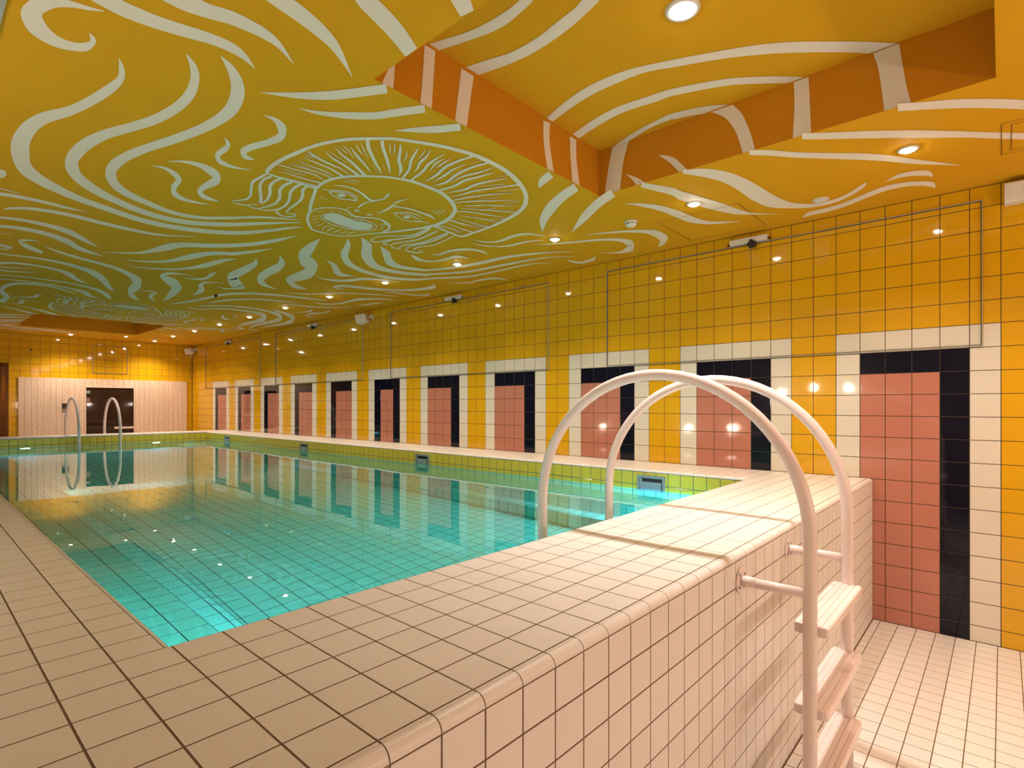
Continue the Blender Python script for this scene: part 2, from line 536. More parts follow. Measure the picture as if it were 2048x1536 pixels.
STROKES = """
f|c|-4087,2340,-4086,2345,-4127,2354,-4125,2378,-4167,2364,-4164,2402,-4212,2383,-4202,2444,-4257,2427,-4227,2511,-4283,2555,-4228,2535,-4253,2667,-4224,2554,-4206,2709,-4196,2607,-4158,2716,-4159,2635,-4110,2692,-4118,2626,-4075,2649,-4093,2596,-4068,2557,-4085,2567,-4096,2518,-4097,2521
f|c|-4146,2307,-4143,2225,-4086,2321,-4086,2231,-4023,2326,-4028,2234,-3940,2311,-3949,2228,-3857,2285,-3869,2207,-3778,2256,-3790,2186,-3708,2247,-3716,2183,-3652,2255,-3654,2214,-3592,2283,-3592,2280
f|c|-3979,2129,-3984,2029,-3910,2132,-3919,2028,-3841,2114,-3854,2029,-3775,2087,-3790,2007,-3715,2075,-3726,2003,-3647,2072,-3653,2014,-3587,2084,-3587,2051,-3500,2135,-3500,2132
f|c|-3760,1858,-3764,1777,-3695,1873,-3701,1789,-3613,1887,-3621,1804,-3521,1909,-3525,1838,-3435,1942,-3432,1896,-3292,2036,-3292,2034
f|c|-3984,2617,-3983,2615,-3965,2700,-3951,2680,-3955,2772,-3929,2785,-3971,2877,-3937,2933,-4007,3060,-3975,3136,-4051,3222,-4023,3317,-4120,3376,-4086,3494,-4164,3566,-4108,3671,-4179,3833,-4107,3842,-4150,4111,-4090,3986,-4090,4347,-4065,4150,-4004,4479,-4002,4287,-3898,4579,-3905,4409,-3754,4677,-3765,4541,-3572,4760,-3588,4635,-3361,4849,-3384,4723,-3153,4853,-3183,4731,-2931,4776,-2968,4658,-2730,4609,-2770,4509,-2609,4381,-2644,4306,-2535,4184,-2560,4137,-2480,4045,-2487,4034
f|c|-3813,2390,-3812,2387,-3774,2469,-3762,2435,-3746,2554,-3717,2533,-3727,2676,-3684,2697,-3730,2827,-3687,2889,-3764,3017,-3725,3101,-3819,3185,-3785,3280,-3883,3352,-3846,3459,-3935,3562,-3883,3680,-3953,3811,-3891,3877,-3926,4054,-3883,3952,-3852,4252,-3844,4091,-3746,4396,-3753,4237,-3607,4517,-3621,4376,-3441,4618,-3461,4489,-3252,4671,-3279,4550,-3067,4624,-3101,4511,-2877,4466,-2914,4365,-2740,4265,-2771,4194,-2625,4084,-2643,4046,-2538,3960,-2544,3949
f|c|-3718,2300,-3718,2297,-3662,2380,-3655,2332,-3616,2466,-3590,2408,-3585,2554,-3533,2532,-3564,2663,-3501,2705,-3563,2802,-3510,2875,-3590,2981,-3546,3063,-3642,3184,-3602,3275,-3699,3375,-3661,3470,-3748,3574,-3703,3676,-3771,3782,-3713,3863,-3744,4010,-3704,3943,-3667,4209,-3664,4073,-3563,4328,-3576,4198,-3421,4409,-3437,4304,-3263,4475,-3282,4387,-3101,4448,-3123,4375,-2950,4303,-2973,4240,-2824,4128,-2846,4076,-2700,4007,-2717,3971,-2564,3909,-2569,3898
f|c|-3407,2618,-3408,2613,-3349,2640,-3355,2600,-3300,2703,-3284,2648,-3281,2748,-3233,2788,-3294,2855,-3257,2914,-3329,2962,-3290,3027,-3337,3064,-3296,3087,-3280,3164,-3289,3100,-3230,3139,-3232,3133
f|c|-3445,2993,-3445,2988,-3415,3055,-3400,3036,-3412,3102,-3378,3134,-3409,3221,-3379,3225,-3348,3335,-3355,3271,-3265,3340,-3275,3305,-3188,3285,-3191,3277
f|c|-3550,3522,-3552,3515,-3483,3472,-3492,3437,-3395,3482,-3410,3405,-3301,3567,-3309,3453,-3296,3571,-3239,3628,-3303,3712,-3256,3788,-3287,3868,-3259,3849,-3213,3980,-3228,3899,-3115,3965,-3118,3955
f|c|-3595,3655,-3596,3647,-3527,3658,-3534,3615,-3456,3737,-3460,3661,-3437,3777,-3408,3766,-3422,3912,-3390,3911,-3362,4076,-3366,3990,-3272,4127,-3286,4063,-3141,4076,-3144,4065
f|c|-4182,4562,-4196,4397,-4162,4540,-4175,4373,-4147,4514,-4155,4379,-4140,4459,-4142,4426
f|c|-4166,4763,-4167,4740,-4100,4781,-4101,4758,-4043,4773,-4043,4765
f|c|-4152,4934,-4157,4853,-4064,4902,-4069,4821,-3917,4894,-3923,4819,-3795,4906,-3802,4845,-3669,4877,-3670,4869
f|c|-4078,5277,-4080,5260,-4048,5218,-4055,5156,-3933,5120,-3941,5039,-3747,5091,-3758,4999,-3534,5137,-3548,5040,-3307,5152,-3323,5070,-3138,5110,-3151,5058,-2952,4937,-2955,4927
f|c|-4101,5542,-4106,5471,-3965,5491,-3972,5410,-3804,5523,-3815,5407,-3666,5625,-3680,5461,-3555,5756,-3567,5615,-3418,5888,-3420,5870
f|c|-4078,5818,-4083,5740,-3936,5770,-3945,5658,-3764,5822,-3777,5677,-3609,5989,-3625,5795,-3497,6152,-3514,5988,-3315,6218,-3318,6197
f|c|-4040,6000,-4041,5980,-3998,5995,-4000,5974,-3964,5990,-3964,5982
f|c|-3781,6049,-3780,6058,-3856,6049,-3849,6110,-3907,6144,-3880,6205,-3848,6373,-3853,6215,-3771,6474,-3781,6322,-3721,6516,-3730,6388,-3702,6493,-3705,6453
f|c|-4000,6474,-4004,6380,-3952,6515,-3957,6409,-3923,6520,-3912,6460,-3939,6546,-3933,6605,-3987,6595,-3986,6615
f|c|-3737,6187,-3737,6178,-3680,6293,-3684,6237,-3554,6425,-3563,6335,-3416,6521,-3430,6417,-3262,6615,-3280,6495,-3089,6755,-3114,6597,-2921,7027,-2955,6784,-2805,7337,-2814,7011,-2807,7353,-2681,7565,-2757,7769,-2649,7930,-2606,8326,-2633,8035,-2457,8510,-2461,8484
f|c|-3967,6835,-3971,6782,-3841,6819,-3846,6754,-3677,6801,-3686,6714,-3492,6873,-3507,6748,-3306,7055,-3331,6853,-3154,7317,-3187,7016,-3043,7587,-3063,7304,-2935,7876,-2949,7667,-2828,8070,-2830,8049
f|c|-3922,7347,-3933,7228,-3841,7217,-3851,7111,-3717,7173,-3726,7077,-3581,7194,-3591,7096,-3445,7310,-3461,7159,-3337,7529,-3360,7277,-3257,7680,-3274,7511,-3140,7773,-3143,7751
f|c|-3910,7485,-3914,7434,-3802,7434,-3807,7384,-3684,7296,-3685,7283
f|c|-3893,7687,-3898,7620,-3754,7633,-3760,7573,-3597,7477,-3599,7464
f|c|-3868,7972,-3872,7914,-3681,7883,-3686,7826,-3486,7882,-3495,7808,-3275,7919,-3288,7828,-3081,8047,-3100,7920,-2927,8272,-2956,8061,-2811,8547,-2843,8277,-2730,8681,-2737,8617
f|c|-3847,8209,-3852,8148,-3651,8144,-3657,8083,-3450,8146,-3458,8075,-3269,8229,-3279,8148,-3109,8399,-3132,8230,-3005,8624,-3043,8315,-2924,8704,-2942,8577,-2800,8817,-2803,8798
f|c|-3088,8636,-3086,8653,-3244,8363,-3232,8466,-3410,8191,-3397,8305,-3567,8174,-3553,8302,-3687,8272,-3671,8415,-3762,8453,-3732,8662,-3780,8879,-3737,8970,-3721,9380,-3708,9097,-3675,9571,-3639,9437,-3679,9593,-3631,9932,-3710,9811,-3684,10047
f|c|-3346,6062,-3349,6048,-3146,5914,-3162,5848,-3050,5755,-3090,5623,-2970,5549,-3043,5326,-2905,5329,-2955,5173,-2730,5157,-2776,5026,-2546,4889,-2594,4779,-2438,4567,-2480,4487,-2403,4280,-2410,4269
f|c|-3157,6210,-3160,6200,-3020,6190,-3032,6140,-2874,6073,-2899,5985,-2795,5924,-2840,5789,-2720,5707,-2793,5505,-2652,5439,-2703,5300,-2548,5311,-2590,5197,-2527,5310,-2574,5193,-2434,5087,-2473,5000,-2370,4816,-2378,4801
f|c|-3062,6462,-3064,6451,-2904,6454,-2917,6399,-2726,6342,-2748,6266,-2599,6157,-2638,6045,-2516,5941,-2585,5766,-2484,5694,-2549,5541,-2470,5512,-2501,5435,-2430,5398,-2433,5389
f|c|-2441,6477,-2438,6489,-2606,6418,-2590,6476,-2713,6468,-2671,6605,-2718,6697,-2676,6651,-2570,7032,-2631,6684,-2446,7248,-2515,6815,-2450,7219,-2329,7283,-2395,7492,-2255,7785,-2299,7994,-2234,8146,-2246,8293,-2237,8314
f|c|-2521,6623,-2525,6611,-2381,6625,-2409,6539,-2321,6511,-2373,6381,-2332,6330,-2395,6198,-2374,6070,-2380,6058
f|c|-2112,6560,-2107,6572,-2245,6602,-2223,6665,-2302,6682,-2245,6818,-2273,6915,-2199,6956,-2211,7086,-2109,7198,-2166,7272,-2086,7450,-2118,7571,-2110,7592
f|c|-2642,7759,-2646,7743,-2539,7735,-2554,7671,-2476,7779,-2470,7713,-2502,7877,-2423,8068,-2424,8208,-2431,8059,-2305,8425,-2308,8402
f|c|-2336,5221,-2333,5220,-2298,5363,-2226,5446,-2285,5543,-2164,5754,-2281,5792,-2131,6076,-2261,6075,-2100,6304,-2073,6559,-2141,6178,-1930,6730,-2050,6301,-1961,6540,-1848,6675,-1945,6700,-1905,6797,-2014,6837,-1994,6896,-2127,6767,-2123,6780
f|c|-2219,4986,-2218,4980,-2133,5196,-2072,5187,-2113,5297,-1964,5513,-2093,5551,-1934,5808,-2029,5896,-1886,6067,-1848,6298,-1889,6079,-1702,6420,-1747,6293,-1559,6451,-1564,6438
f|c|-2242,4221,-2235,4229,-2230,4437,-2104,4566,-2156,4749,-2018,4806,-1946,5124,-2001,4809,-1829,5238,-1817,5030,-1824,5242,-1603,5537,-1805,5502,-1606,5829,-1753,5837,-1621,5921,-1491,6200,-1571,5990,-1327,6187,-1336,6168
f|c|-1857,4794,-1861,4783,-1696,4976,-1734,4852,-1532,5213,-1597,5002,-1403,5290,-1482,5138,-1314,5173,-1322,5159
f|c|-2088,4044,-2086,4040,-2008,4217,-1954,4213,-1880,4503,-1833,4450,-1645,4805,-1700,4638,-1417,4942,-1485,4807,-1186,5003,-1256,4885,-971,4992,-1044,4884,-760,4869,-832,4777,-683,4680,-735,4618,-473,4317,-528,4261,-434,3985,-488,3938,-437,3481,-467,3458,-336,3257,-343,3252
f|c|-2023,3942,-2025,3933,-1875,4160,-1870,4029,-1728,4401,-1713,4251,-1478,4674,-1567,4438,-1275,4754,-1366,4599,-1035,4723,-1112,4612,-813,4597,-885,4507,-808,4528,-861,4466,-620,4161,-678,4103,-563,3691,-627,3638,-529,3253,-563,3227,-386,2947,-392,2942
f|c|-1777,4033,-1780,4022,-1581,4270,-1620,4114,-1375,4498,-1464,4289,-1195,4541,-1276,4416,-994,4458,-1055,4379,-929,4382,-975,4328,-822,4126,-882,4064,-765,3831,-844,3758,-753,3515,-830,3450,-702,3257,-753,3217,-618,3039,-646,3017,-513,2884,-520,2879
f|c|-1616,5463,-1620,5452,-1465,5557,-1492,5503,-1306,5550,-1362,5452,-1204,5436,-1277,5322,-1157,5267,-1229,5157,-1046,5153,-1092,5082,-825,5050,-832,5040
f|c|-1009,5849,-1002,5861,-1142,5825,-1109,5887,-1163,5854,-1220,5768,-1100,5738,-1170,5621,-942,5681,-1014,5563,-741,5601,-811,5495,-563,5478,-630,5385,-423,5300,-502,5201,-345,5116,-460,4986,-362,4958,-492,4861,-528,4819,-521,4834
f|c|-1409,6561,-1415,6546,-1213,6481,-1238,6431,-1059,6314,-1089,6259,-928,6107,-964,6048,-758,5968,-791,5916,-573,5846,-603,5801,-330,5720,-339,5707
f|c|-610,5637,-618,5625,-494,5573,-528,5524,-325,5552,-370,5490,-178,5492,-236,5419,-120,5391,-199,5301,-179,5283,-206,5258
f|c|-871,6878,-879,6862,-712,6941,-748,6874,-575,6795,-618,6723,-546,6593,-613,6490,-528,6354,-622,6213,-449,6166,-514,6068,-323,6020,-366,5957,-194,5970,-204,5956
f|c|-338,6689,-348,6673,-268,6554,-320,6477,-241,6389,-294,6314,-201,6250,-211,6235
f|c|-2120,8536,-2126,8516,-2020,8294,-2056,8184,-1927,7914,-1981,7764,-1874,7455,-1933,7307,-1884,7500,-1946,7339,-1805,7204,-1860,7065,-1666,7003,-1715,6881,-1490,6886,-1542,6765,-1291,6809,-1343,6695,-1074,6752,-1120,6660,-877,6706,-910,6644,-808,6642,-816,6626
f|c|-1782,8053,-1789,8035,-1722,7828,-1763,7721,-1632,7536,-1673,7434,-1495,7339,-1533,7247,-1325,7219,-1361,7135,-1132,7138,-1159,7079,-948,7096,-956,7079
f|c|-1071,7300,-1079,7283,-945,7311,-979,7239,-722,7259,-759,7187,-509,7137,-549,7066,-293,6853,-304,6836
f|c|-1768,8369,-1795,8287,-1606,8153,-1638,8063,-1403,8047,-1440,7947,-1155,8034,-1203,7912,-858,8186,-936,7996,-619,8444,-731,8138,-608,8440,-441,8695,-538,8812,-379,9128,-531,9272,-418,9513,-494,9700,-404,9889,-344,10212,-381,10099,-132,10286,-145,10253
f|c|-1831,8611,-1857,8525,-1672,8658,-1701,8570,-1520,8390,-1554,8295,-1291,8332,-1335,8215,-1011,8375,-1079,8201,-744,8688,-855,8347,-782,8641,-575,9029,-722,9112,-569,9444,-708,9575,-599,9819,-588,10088,-593,10037,-448,10156,-460,10124
f|c|-942,7917,-975,7837,-638,8183,-743,7930,-408,8450,-498,8162,-387,8521,-188,8844,-298,8972,-152,9258,-308,9397,-227,9566,-305,9835,-291,9865
f|c|-639,7930,-649,7909,-549,7765,-592,7686,-542,7501,-617,7409,-727,7312,-704,7365
f|c|-229,8035,-218,8058,-418,7929,-381,8033,-394,7837,-472,7697,-322,7641,-379,7544,-335,7400,-386,7329,-459,7256,-448,7281
f|c|-1284,8866,-1266,8878,-1177,9209,-1204,9043,-1065,9348,-1108,9218,-1001,9310,-1016,9270
f|c|-1171,8802,-1192,8734,-1083,8916,-1065,8896,-1044,9132,-1014,9195
f|c|-1365,3293,-1370,3288,-1269,3281,-1291,3258,-1193,3224,-1223,3196,-1171,3141,-1218,3105,-1188,3028,-1244,2987,-1189,2923,-1233,2888,-1154,2850,-1187,2822,-1076,2812,-1095,2795,-1039,2790,-1044,2786
f|c|-1302,3373,-1307,3367,-1195,3355,-1215,3334,-1085,3284,-1108,3261,-1018,3184,-1057,3152,-1015,3046,-1053,3017,-994,2930,-1016,2913,-959,2866,-965,2861
f|c|-1313,3921,-1320,3912,-1251,3861,-1281,3826,-1246,3856,-1285,3818,-1253,3714,-1302,3665,-1215,3596,-1262,3546,-1138,3521,-1179,3476,-1047,3506,-1085,3460,-968,3520,-981,3503
f|c|-1428,4052,-1435,4039,-1294,4157,-1359,4051,-1201,4147,-1239,4097,-1119,4065,-1152,4027,-1094,3942,-1144,3892,-1086,3808,-1142,3748,-987,3752,-1011,3725
f|c|-445,4647,-453,4638,-319,4581,-345,4554,-262,4480,-305,4437,-262,4342,-321,4286,-244,4208,-303,4153,-184,4119,-237,4067,-82,4085,-103,4064
f|c|-316,3083,-331,3069,-214,3100,-269,3056,-130,3069,-198,3023,-124,2985,-200,2941,-151,2893,-228,2857,-251,2812,-264,2809
f|c|-324,2720,-331,2716,-232,2636,-260,2619,-179,2562,-264,2520,-195,2455,-362,2413,-444,2315,-340,2425,-553,2343,-469,2399,-638,2411,-580,2448,-706,2523,-660,2552,-764,2668,-723,2695,-831,2810,-796,2835,-875,2933,-864,2942,-934,2993,-928,2998
f|c|-158,2232,-167,2230,-176,2167,-279,2150,-361,2040,-296,2144,-552,2028,-416,2118,-645,2094,-569,2137,-728,2200,-679,2227,-799,2347,-766,2366,-864,2513,-858,2516
f|c|-2008,1991,-1920,2023,-1966,2087,-1881,2113,-1906,2154,-1865,2156,-1852,2189,-1849,2188
f|c|-1761,1986,-1648,2028,-1698,2148,-1570,2194,-1580,2349,-1444,2383,-1389,2561,-1311,2554,-1151,2728,-1148,2726
f|c|-1526,1866,-1403,1904,-1435,2042,-1306,2081,-1266,2271,-1146,2303,-996,2548,-984,2551
f|c|-1430,1702,-1491,1661,-1300,1657,-1384,1605,-1175,1614,-1273,1552,-1087,1614,-1201,1540,-969,1588,-1104,1510,-807,1546,-959,1466,-656,1494,-805,1421,-519,1428,-625,1384,-436,1343,-477,1329,-326,1199,-331,1198
f|c|-1447,1415,-1495,1391,-1311,1340,-1423,1287,-1153,1283,-1294,1209,-952,1259,-1118,1162,-731,1250,-934,1137,-516,1206,-730,1115,-395,1105,-514,1069,-313,992,-393,975,-301,866,-374,856,-366,751,-433,747,-474,655,-535,655,-547,623,-564,624
f|c|-1433,1036,-1491,1016,-1349,954,-1417,933,-1220,848,-1291,829,-1091,723,-1170,706,-946,583,-1038,567,-826,479,-916,465,-691,375,-764,365,-578,266,-617,262,-484,174,-490,174
f|c|-1432,769,-1503,752,-1346,668,-1424,653,-1236,535,-1324,521,-1125,402,-1219,391,-1007,271,-1104,263,-894,139,-975,135,-793,40,-877,39,-661,-91,-753,-89,-558,-192,-653,-188
f|c|-1430,359,-1511,352,-1371,273,-1453,267,-1282,153,-1378,149,-1177,35,-1281,34,-1059,-82,-1165,-81,-957,-173,-1066,-170
f|c|-1234,1926,-1238,1924,-1182,1889,-1211,1873,-1106,1860,-1163,1826,-1009,1823,-1088,1775,-889,1796,-984,1736,-740,1780,-857,1706,-583,1757,-708,1687,-459,1682,-535,1648,-391,1586,-441,1568,-346,1463,-351,1461
f|c|-119,1088,-143,1085,-137,1042,-225,1028,-141,920,-234,907,-176,806,-266,798,-262,670,-353,665,-323,549,-418,544,-320,452,-406,446,-269,372,-354,364,-195,326,-282,310,-160,319,-167,312
f|c|-494,530,-503,529,-510,465,-572,462,-488,392,-572,386,-425,326,-512,316,-390,312,-414,304
f|c|-3502,2436,-3503,2432,-3425,2396,-3438,2366,-3336,2333,-3364,2279,-3256,2248,-3295,2186,-3191,2143,-3234,2084,-3123,2024,-3169,1968
f|c|-3324,2436,-3326,2432,-3248,2422,-3261,2392,-3179,2386,-3201,2343,-3115,2341,-3148,2286,-3030,2250,-3069,2197,-2974,2146,-3019,2093,-2908,2025,-2954,1975
f|c|-2900,2272,-2903,2268,-2824,2210,-2855,2172,-2750,2137,-2798,2084,-2681,2025,-2731,1976
f|c|-3547,1624,-3535,1551,-3502,1653,-3501,1572,-3416,1681,-3421,1594,-3331,1711,-3334,1626,-3226,1757,-3228,1680
f|c|-3368,1363,-3353,1297,-3292,1404,-3278,1337,-3233,1429,-3223,1373
f|w|-3149,2968,-3116,2998,-3167,2926,-3121,2935,-3184,2885,-3127,2877
f|w|-2951,3167,-2887,3168,-2962,3022,-2899,3018,-2976,2883,-2910,2874
f|w|-2720,3164,-2636,3162,-2743,3020,-2662,3019,-2763,2878,-2686,2874
f|w|-2073,3158,-2009,3165,-2073,3063,-2017,3084,-2058,2969,-2001,2989,-2033,2871,-1968,2870
f|w|-1812,3162,-1745,3162,-1807,3055,-1740,3025,-1785,2872,-1702,2870
f|t|-2932,2003,-2868,2003,-2894,1896,-2835,1892,-2857,1776,-2796,1751,-2842,1662,-2779,1639,-2841,1552,-2792,1528,-2851,1476,-2809,1443
f|t|-2695,2007,-2607,2010,-2658,1865,-2568,1834,-2622,1728,-2549,1684,-2621,1573,-2559,1522,-2643,1439,-2576,1414,-2660,1336,-2605,1304,-2685,1276,-2626,1239
f|t|-2029,2015,-1976,2006,-2103,1810,-2036,1801,-2145,1613,-2068,1609,-2135,1414,-2058,1360,-2083,1254,-1995,1206,-1959,970,-1895,994,-1851,773,-1770,797,-1703,594,-1616,612,-1567,447,-1532,522,-1463,350,-1457,454
f|t|-1770,2010,-1702,2010,-1831,1823,-1763,1807,-1867,1626,-1795,1613,-1847,1424,-1770,1413,-1825,1291,-1761,1321,-1727,1057,-1666,1079,-1603,886,-1566,939,-1457,733,-1454,804
f|t|-1464,1889,-1468,1765,-1542,1701,-1529,1592,-1586,1507,-1538,1444,-1593,1401,-1527,1432,-1536,1224,-1500,1340,-1457,1115,-1455,1239
f|r|1884,3182,1762,3184,1916,3038,1802,3060,1940,2887,1827,2880
f|r|1232,3177,1110,3176,1152,3117,1059,3103,1095,3021,1022,3006,1068,2937,1002,2935,1054,2884,991,2885
f|r|799,3177,729,3178,795,3072,723,3045,803,2887,717,2889
f|r|451,3178,349,3181,431,3099,338,3093,417,2989,322,2976,407,2888,304,2888
f|r|1559,3032,1557,3032,1486,2966,1459,2987,1421,2884,1373,2887
f|r|1783,2978,1782,2979,1740,2933,1704,2934,1704,2882,1645,2886
f|c|-3447,12808,-3458,12661,-3182,13042,-3197,12886,-2860,13066,-2880,12906,-2565,13140,-2583,13016,-2413,13219,-2420,13176
f|c|-3426,13045,-3433,12949,-3082,13233,-3093,13132,-2751,13263,-2764,13158,-2473,13285,-2479,13242
f|c|-3398,13360,-3406,13260,-3050,13524,-3061,13418,-2798,13536,-2806,13471
f|c|-3569,11501,-3578,11400,-3392,11332,-3402,11231,-3247,11183,-3257,11097
f|c|-3543,11809,-3552,11703,-3361,11629,-3372,11524,-3239,11500,-3250,11409
f|c|-3505,12242,-3515,12127,-3319,12035,-3331,11922,-3233,11930,-3244,11832
m:rim|c|-3100,3265,-3130,3240,-3116,3160,-3147,3128,-3118,3025,-3145,2991,-3101,2877,-3127,2844,-3082,2745,-3104,2714,-3041,2620,-3061,2590,-2987,2521,-3006,2492,-2896,2410,-2915,2383,-2839,2354,-2857,2327,-2752,2303,-2771,2274,-2660,2254,-2682,2224,-2557,2214,-2580,2182,-2437,2187,-2463,2151,-2321,2182,-2346,2143,-2178,2194,-2203,2153,-2025,2240,-2046,2196,-1891,2302,-1901,2260,-1794,2368,-1777,2343,-1707,2453,-1661,2458,-1635,2566,-1583,2592,-1576,2746,-1526,2778,-1534,2945,-1492,2977,-1519,3133,-1482,3164,-1509,3260,-1476,3291,-1539,3290,-1514,3318
m:brim|c|-3109,3270,-3116,3247,-3030,3276,-3039,3250,-2936,3267,-2946,3241,-2831,3272,-2844,3240,-2789,3258,-2807,3222
m:brim|c|-1541,3285,-1518,3317,-1684,3265,-1661,3299,-1821,3245,-1797,3281,-1855,3252,-1827,3291
m:face_outline|c|-2784,3254,-2812,3226,-2799,3143,-2825,3113,-2789,3053,-2813,3021,-2758,2974,-2779,2943,-2703,2891,-2721,2864,-2621,2810,-2638,2785,-2564,2771,-2582,2743,-2451,2727,-2472,2693,-2331,2724,-2355,2685,-2205,2738,-2228,2694,-2076,2797,-2094,2749,-1979,2867,-1975,2832,-1927,2929,-1886,2940,-1873,3048,-1821,3084,-1848,3177,-1801,3220,-1855,3285,-1815,3328,-1899,3440,-1868,3477,-1978,3637,-1954,3669,-2055,3791,-2038,3814,-2110,3930,-2096,3952,-2194,4025,-2182,4047,-2290,4038,-2277,4065,-2412,4021,-2396,4058
m:face_outline|c|-2810,3250,-2787,3250,-2750,3397,-2726,3398,-2684,3559,-2660,3556,-2626,3677,-2604,3676,-2596,3762,-2572,3764,-2550,3856,-2539,3832,-2475,3971,-2476,3933,-2401,4057,-2406,4021
m:hair_lock|c|-3113,3254,-3096,3278,-3119,3349,-3098,3377,-3120,3442,-3098,3459,-3082,3560,-3066,3555,-3037,3677,-3018,3684,-3024,3756,-3008,3784,-3048,3819,-3038,3842,-3072,3879,-3065,3882,-3023,3909,-3030,3887,-2971,3893,-2978,3875,-2923,3818,-2931,3800
m:hair_lock|c|-3076,3271,-3060,3296,-3091,3351,-3068,3378,-3068,3465,-3047,3464,-3015,3589,-3001,3569,-2966,3691,-2949,3676,-2940,3768,-2917,3768
m:hair_lock|c|-3022,3244,-3005,3269,-3035,3325,-3013,3351,-3017,3441,-2994,3446,-2970,3547,-2949,3543,-2930,3672,-2908,3693,-2922,3776,-2909,3795
m:hair_lock|c|-2954,3253,-2935,3281,-2967,3335,-2942,3365,-2947,3457,-2923,3462,-2893,3574,-2868,3579,-2863,3699,-2840,3729,-2875,3809,-2861,3833,-2899,3885,-2891,3907,-2964,3883,-2959,3899
m:hair_lock|c|-2901,3248,-2881,3274,-2907,3324,-2881,3351,-2884,3442,-2859,3451,-2835,3553,-2812,3557,-2799,3674,-2776,3699,-2798,3786,-2780,3816,-2835,3871,-2825,3893,-2894,3898,-2889,3910
m:hair_lock|c|-2863,3257,-2844,3272,-2848,3346,-2825,3351,-2794,3463,-2768,3470,-2767,3571,-2742,3597,-2752,3712,-2730,3737,-2730,3810,-2712,3827
m:hair_lock|c|-2779,3866,-2785,3814,-2726,3916,-2735,3887,-2672,3915,-2682,3892,-2635,3866,-2651,3840,-2653,3799,-2646,3823,-2692,3811,-2686,3827,-2714,3814,-2709,3827
m:hair_lock|c|-1830,3289,-1805,3311,-1806,3462,-1780,3487,-1803,3564,-1779,3592,-1875,3674,-1860,3694,-1953,3780,-1940,3797,-1957,3884,-1939,3905,-1939,3941,-1938,3922,-1891,3970,-1910,3939,-1854,3922,-1870,3900,-1843,3847,-1861,3823,-1782,3747,-1800,3723,-1762,3614,-1776,3598
m:hair_lock|c|-1808,3324,-1786,3343,-1774,3483,-1745,3511,-1772,3604,-1745,3635,-1824,3746,-1802,3772,-1835,3886,-1810,3915,-1803,3956,-1819,3922,-1741,3949,-1756,3925
m:hair_lock|c|-1729,3323,-1708,3342,-1718,3453,-1690,3478,-1697,3618,-1671,3646,-1734,3759,-1711,3786,-1762,3854,-1736,3884,-1725,3957,-1726,3935,-1646,3988,-1665,3960,-1612,3943,-1626,3923
m:hair_lock|c|-1644,3289,-1624,3306,-1634,3454,-1608,3478,-1621,3631,-1594,3659,-1647,3766,-1626,3790,-1677,3847,-1653,3875,-1662,3924,-1641,3945
m:hair_lock|c|-1621,3324,-1602,3340,-1593,3503,-1567,3528,-1591,3667,-1567,3693,-1618,3803,-1597,3827,-1610,3893,-1582,3922
m:hair_lock|c|-1561,3317,-1540,3333,-1529,3468,-1506,3489,-1507,3644,-1485,3667,-1548,3762,-1529,3783,-1547,3865,-1523,3887,-1499,3915,-1501,3904
m:hair_lock|c|-1570,3956,-1590,3921,-1500,3985,-1523,3949,-1427,3964,-1455,3929,-1419,3880,-1440,3871,-1496,3850,-1482,3872
m:eye|c|-2767,3230,-2770,3222,-2727,3233,-2733,3221,-2684,3192,-2693,3176,-2634,3164,-2641,3149,-2572,3171,-2577,3159,-2525,3194,-2526,3189
m:eye|c|-2712,3249,-2715,3233,-2658,3288,-2663,3273,-2603,3301,-2611,3285,-2553,3276,-2562,3261,-2503,3249,-2519,3226,-2537,3201,-2531,3221,-2589,3178,-2581,3195,-2655,3183,-2647,3198,-2716,3232,-2708,3246
m:pupil|c|-2642,3263,-2653,3243,-2622,3268,-2650,3219,-2610,3265,-2642,3208,-2601,3251,-2626,3206,-2599,3230,-2607,3215
m:brow|c|-2747,3131,-2749,3126,-2704,3102,-2713,3086,-2647,3089,-2657,3066,-2571,3112,-2582,3084,-2487,3161,-2499,3128,-2432,3183,-2451,3150,-2404,3124,-2417,3106,-2397,3095,-2412,3080,-2405,3032,-2433,3012,-2436,2963,-2439,2961
m:nose|c|-2424,3149,-2413,3162,-2451,3210,-2439,3225,-2451,3290,-2431,3309,-2429,3357,-2420,3363
m:nostril|c|-2418,3421,-2422,3413,-2390,3430,-2414,3388,-2383,3401,-2388,3393
m:nostril|c|-2311,3428,-2316,3419,-2284,3430,-2303,3398,-2269,3406,-2274,3398
m:nose|c|-2463,3441,-2467,3438,-2470,3410,-2479,3399,-2459,3380,-2462,3375
m:brow|c|-2293,2954,-2289,2958,-2314,3004,-2301,3018,-2319,3070,-2301,3085,-2281,3152,-2290,3124,-2228,3136,-2242,3116,-2153,3111,-2168,3088,-2068,3113,-2085,3087,-1975,3124,-1995,3089,-1908,3138,-1911,3132
m:nose|c|-2306,3116,-2283,3135,-2287,3215,-2262,3239,-2278,3309,-2264,3324,-2275,3349,-2267,3358
m:eye|c|-2188,3263,-2200,3247,-2153,3200,-2165,3184,-2094,3169,-2104,3153,-2035,3173,-2042,3159,-1968,3205,-1970,3200
m:eye|c|-2188,3259,-2193,3243,-2122,3309,-2130,3293,-2045,3325,-2054,3311,-1989,3302,-2000,3288,-1953,3258,-1977,3240,-2023,3209,-2013,3228,-2099,3197,-2090,3211,-2158,3229,-2151,3240
m:eye|c|-1958,3259,-1972,3239,-1873,3243,-1876,3238
m:pupil|c|-2097,3279,-2105,3268,-2077,3282,-2106,3244,-2063,3277,-2100,3228,-2058,3260,-2087,3223,-2060,3235,-2066,3227
m:wrinkle|c|-2047,3023,-2050,3019,-2002,3027,-2009,3014,-1944,3051,-1945,3047
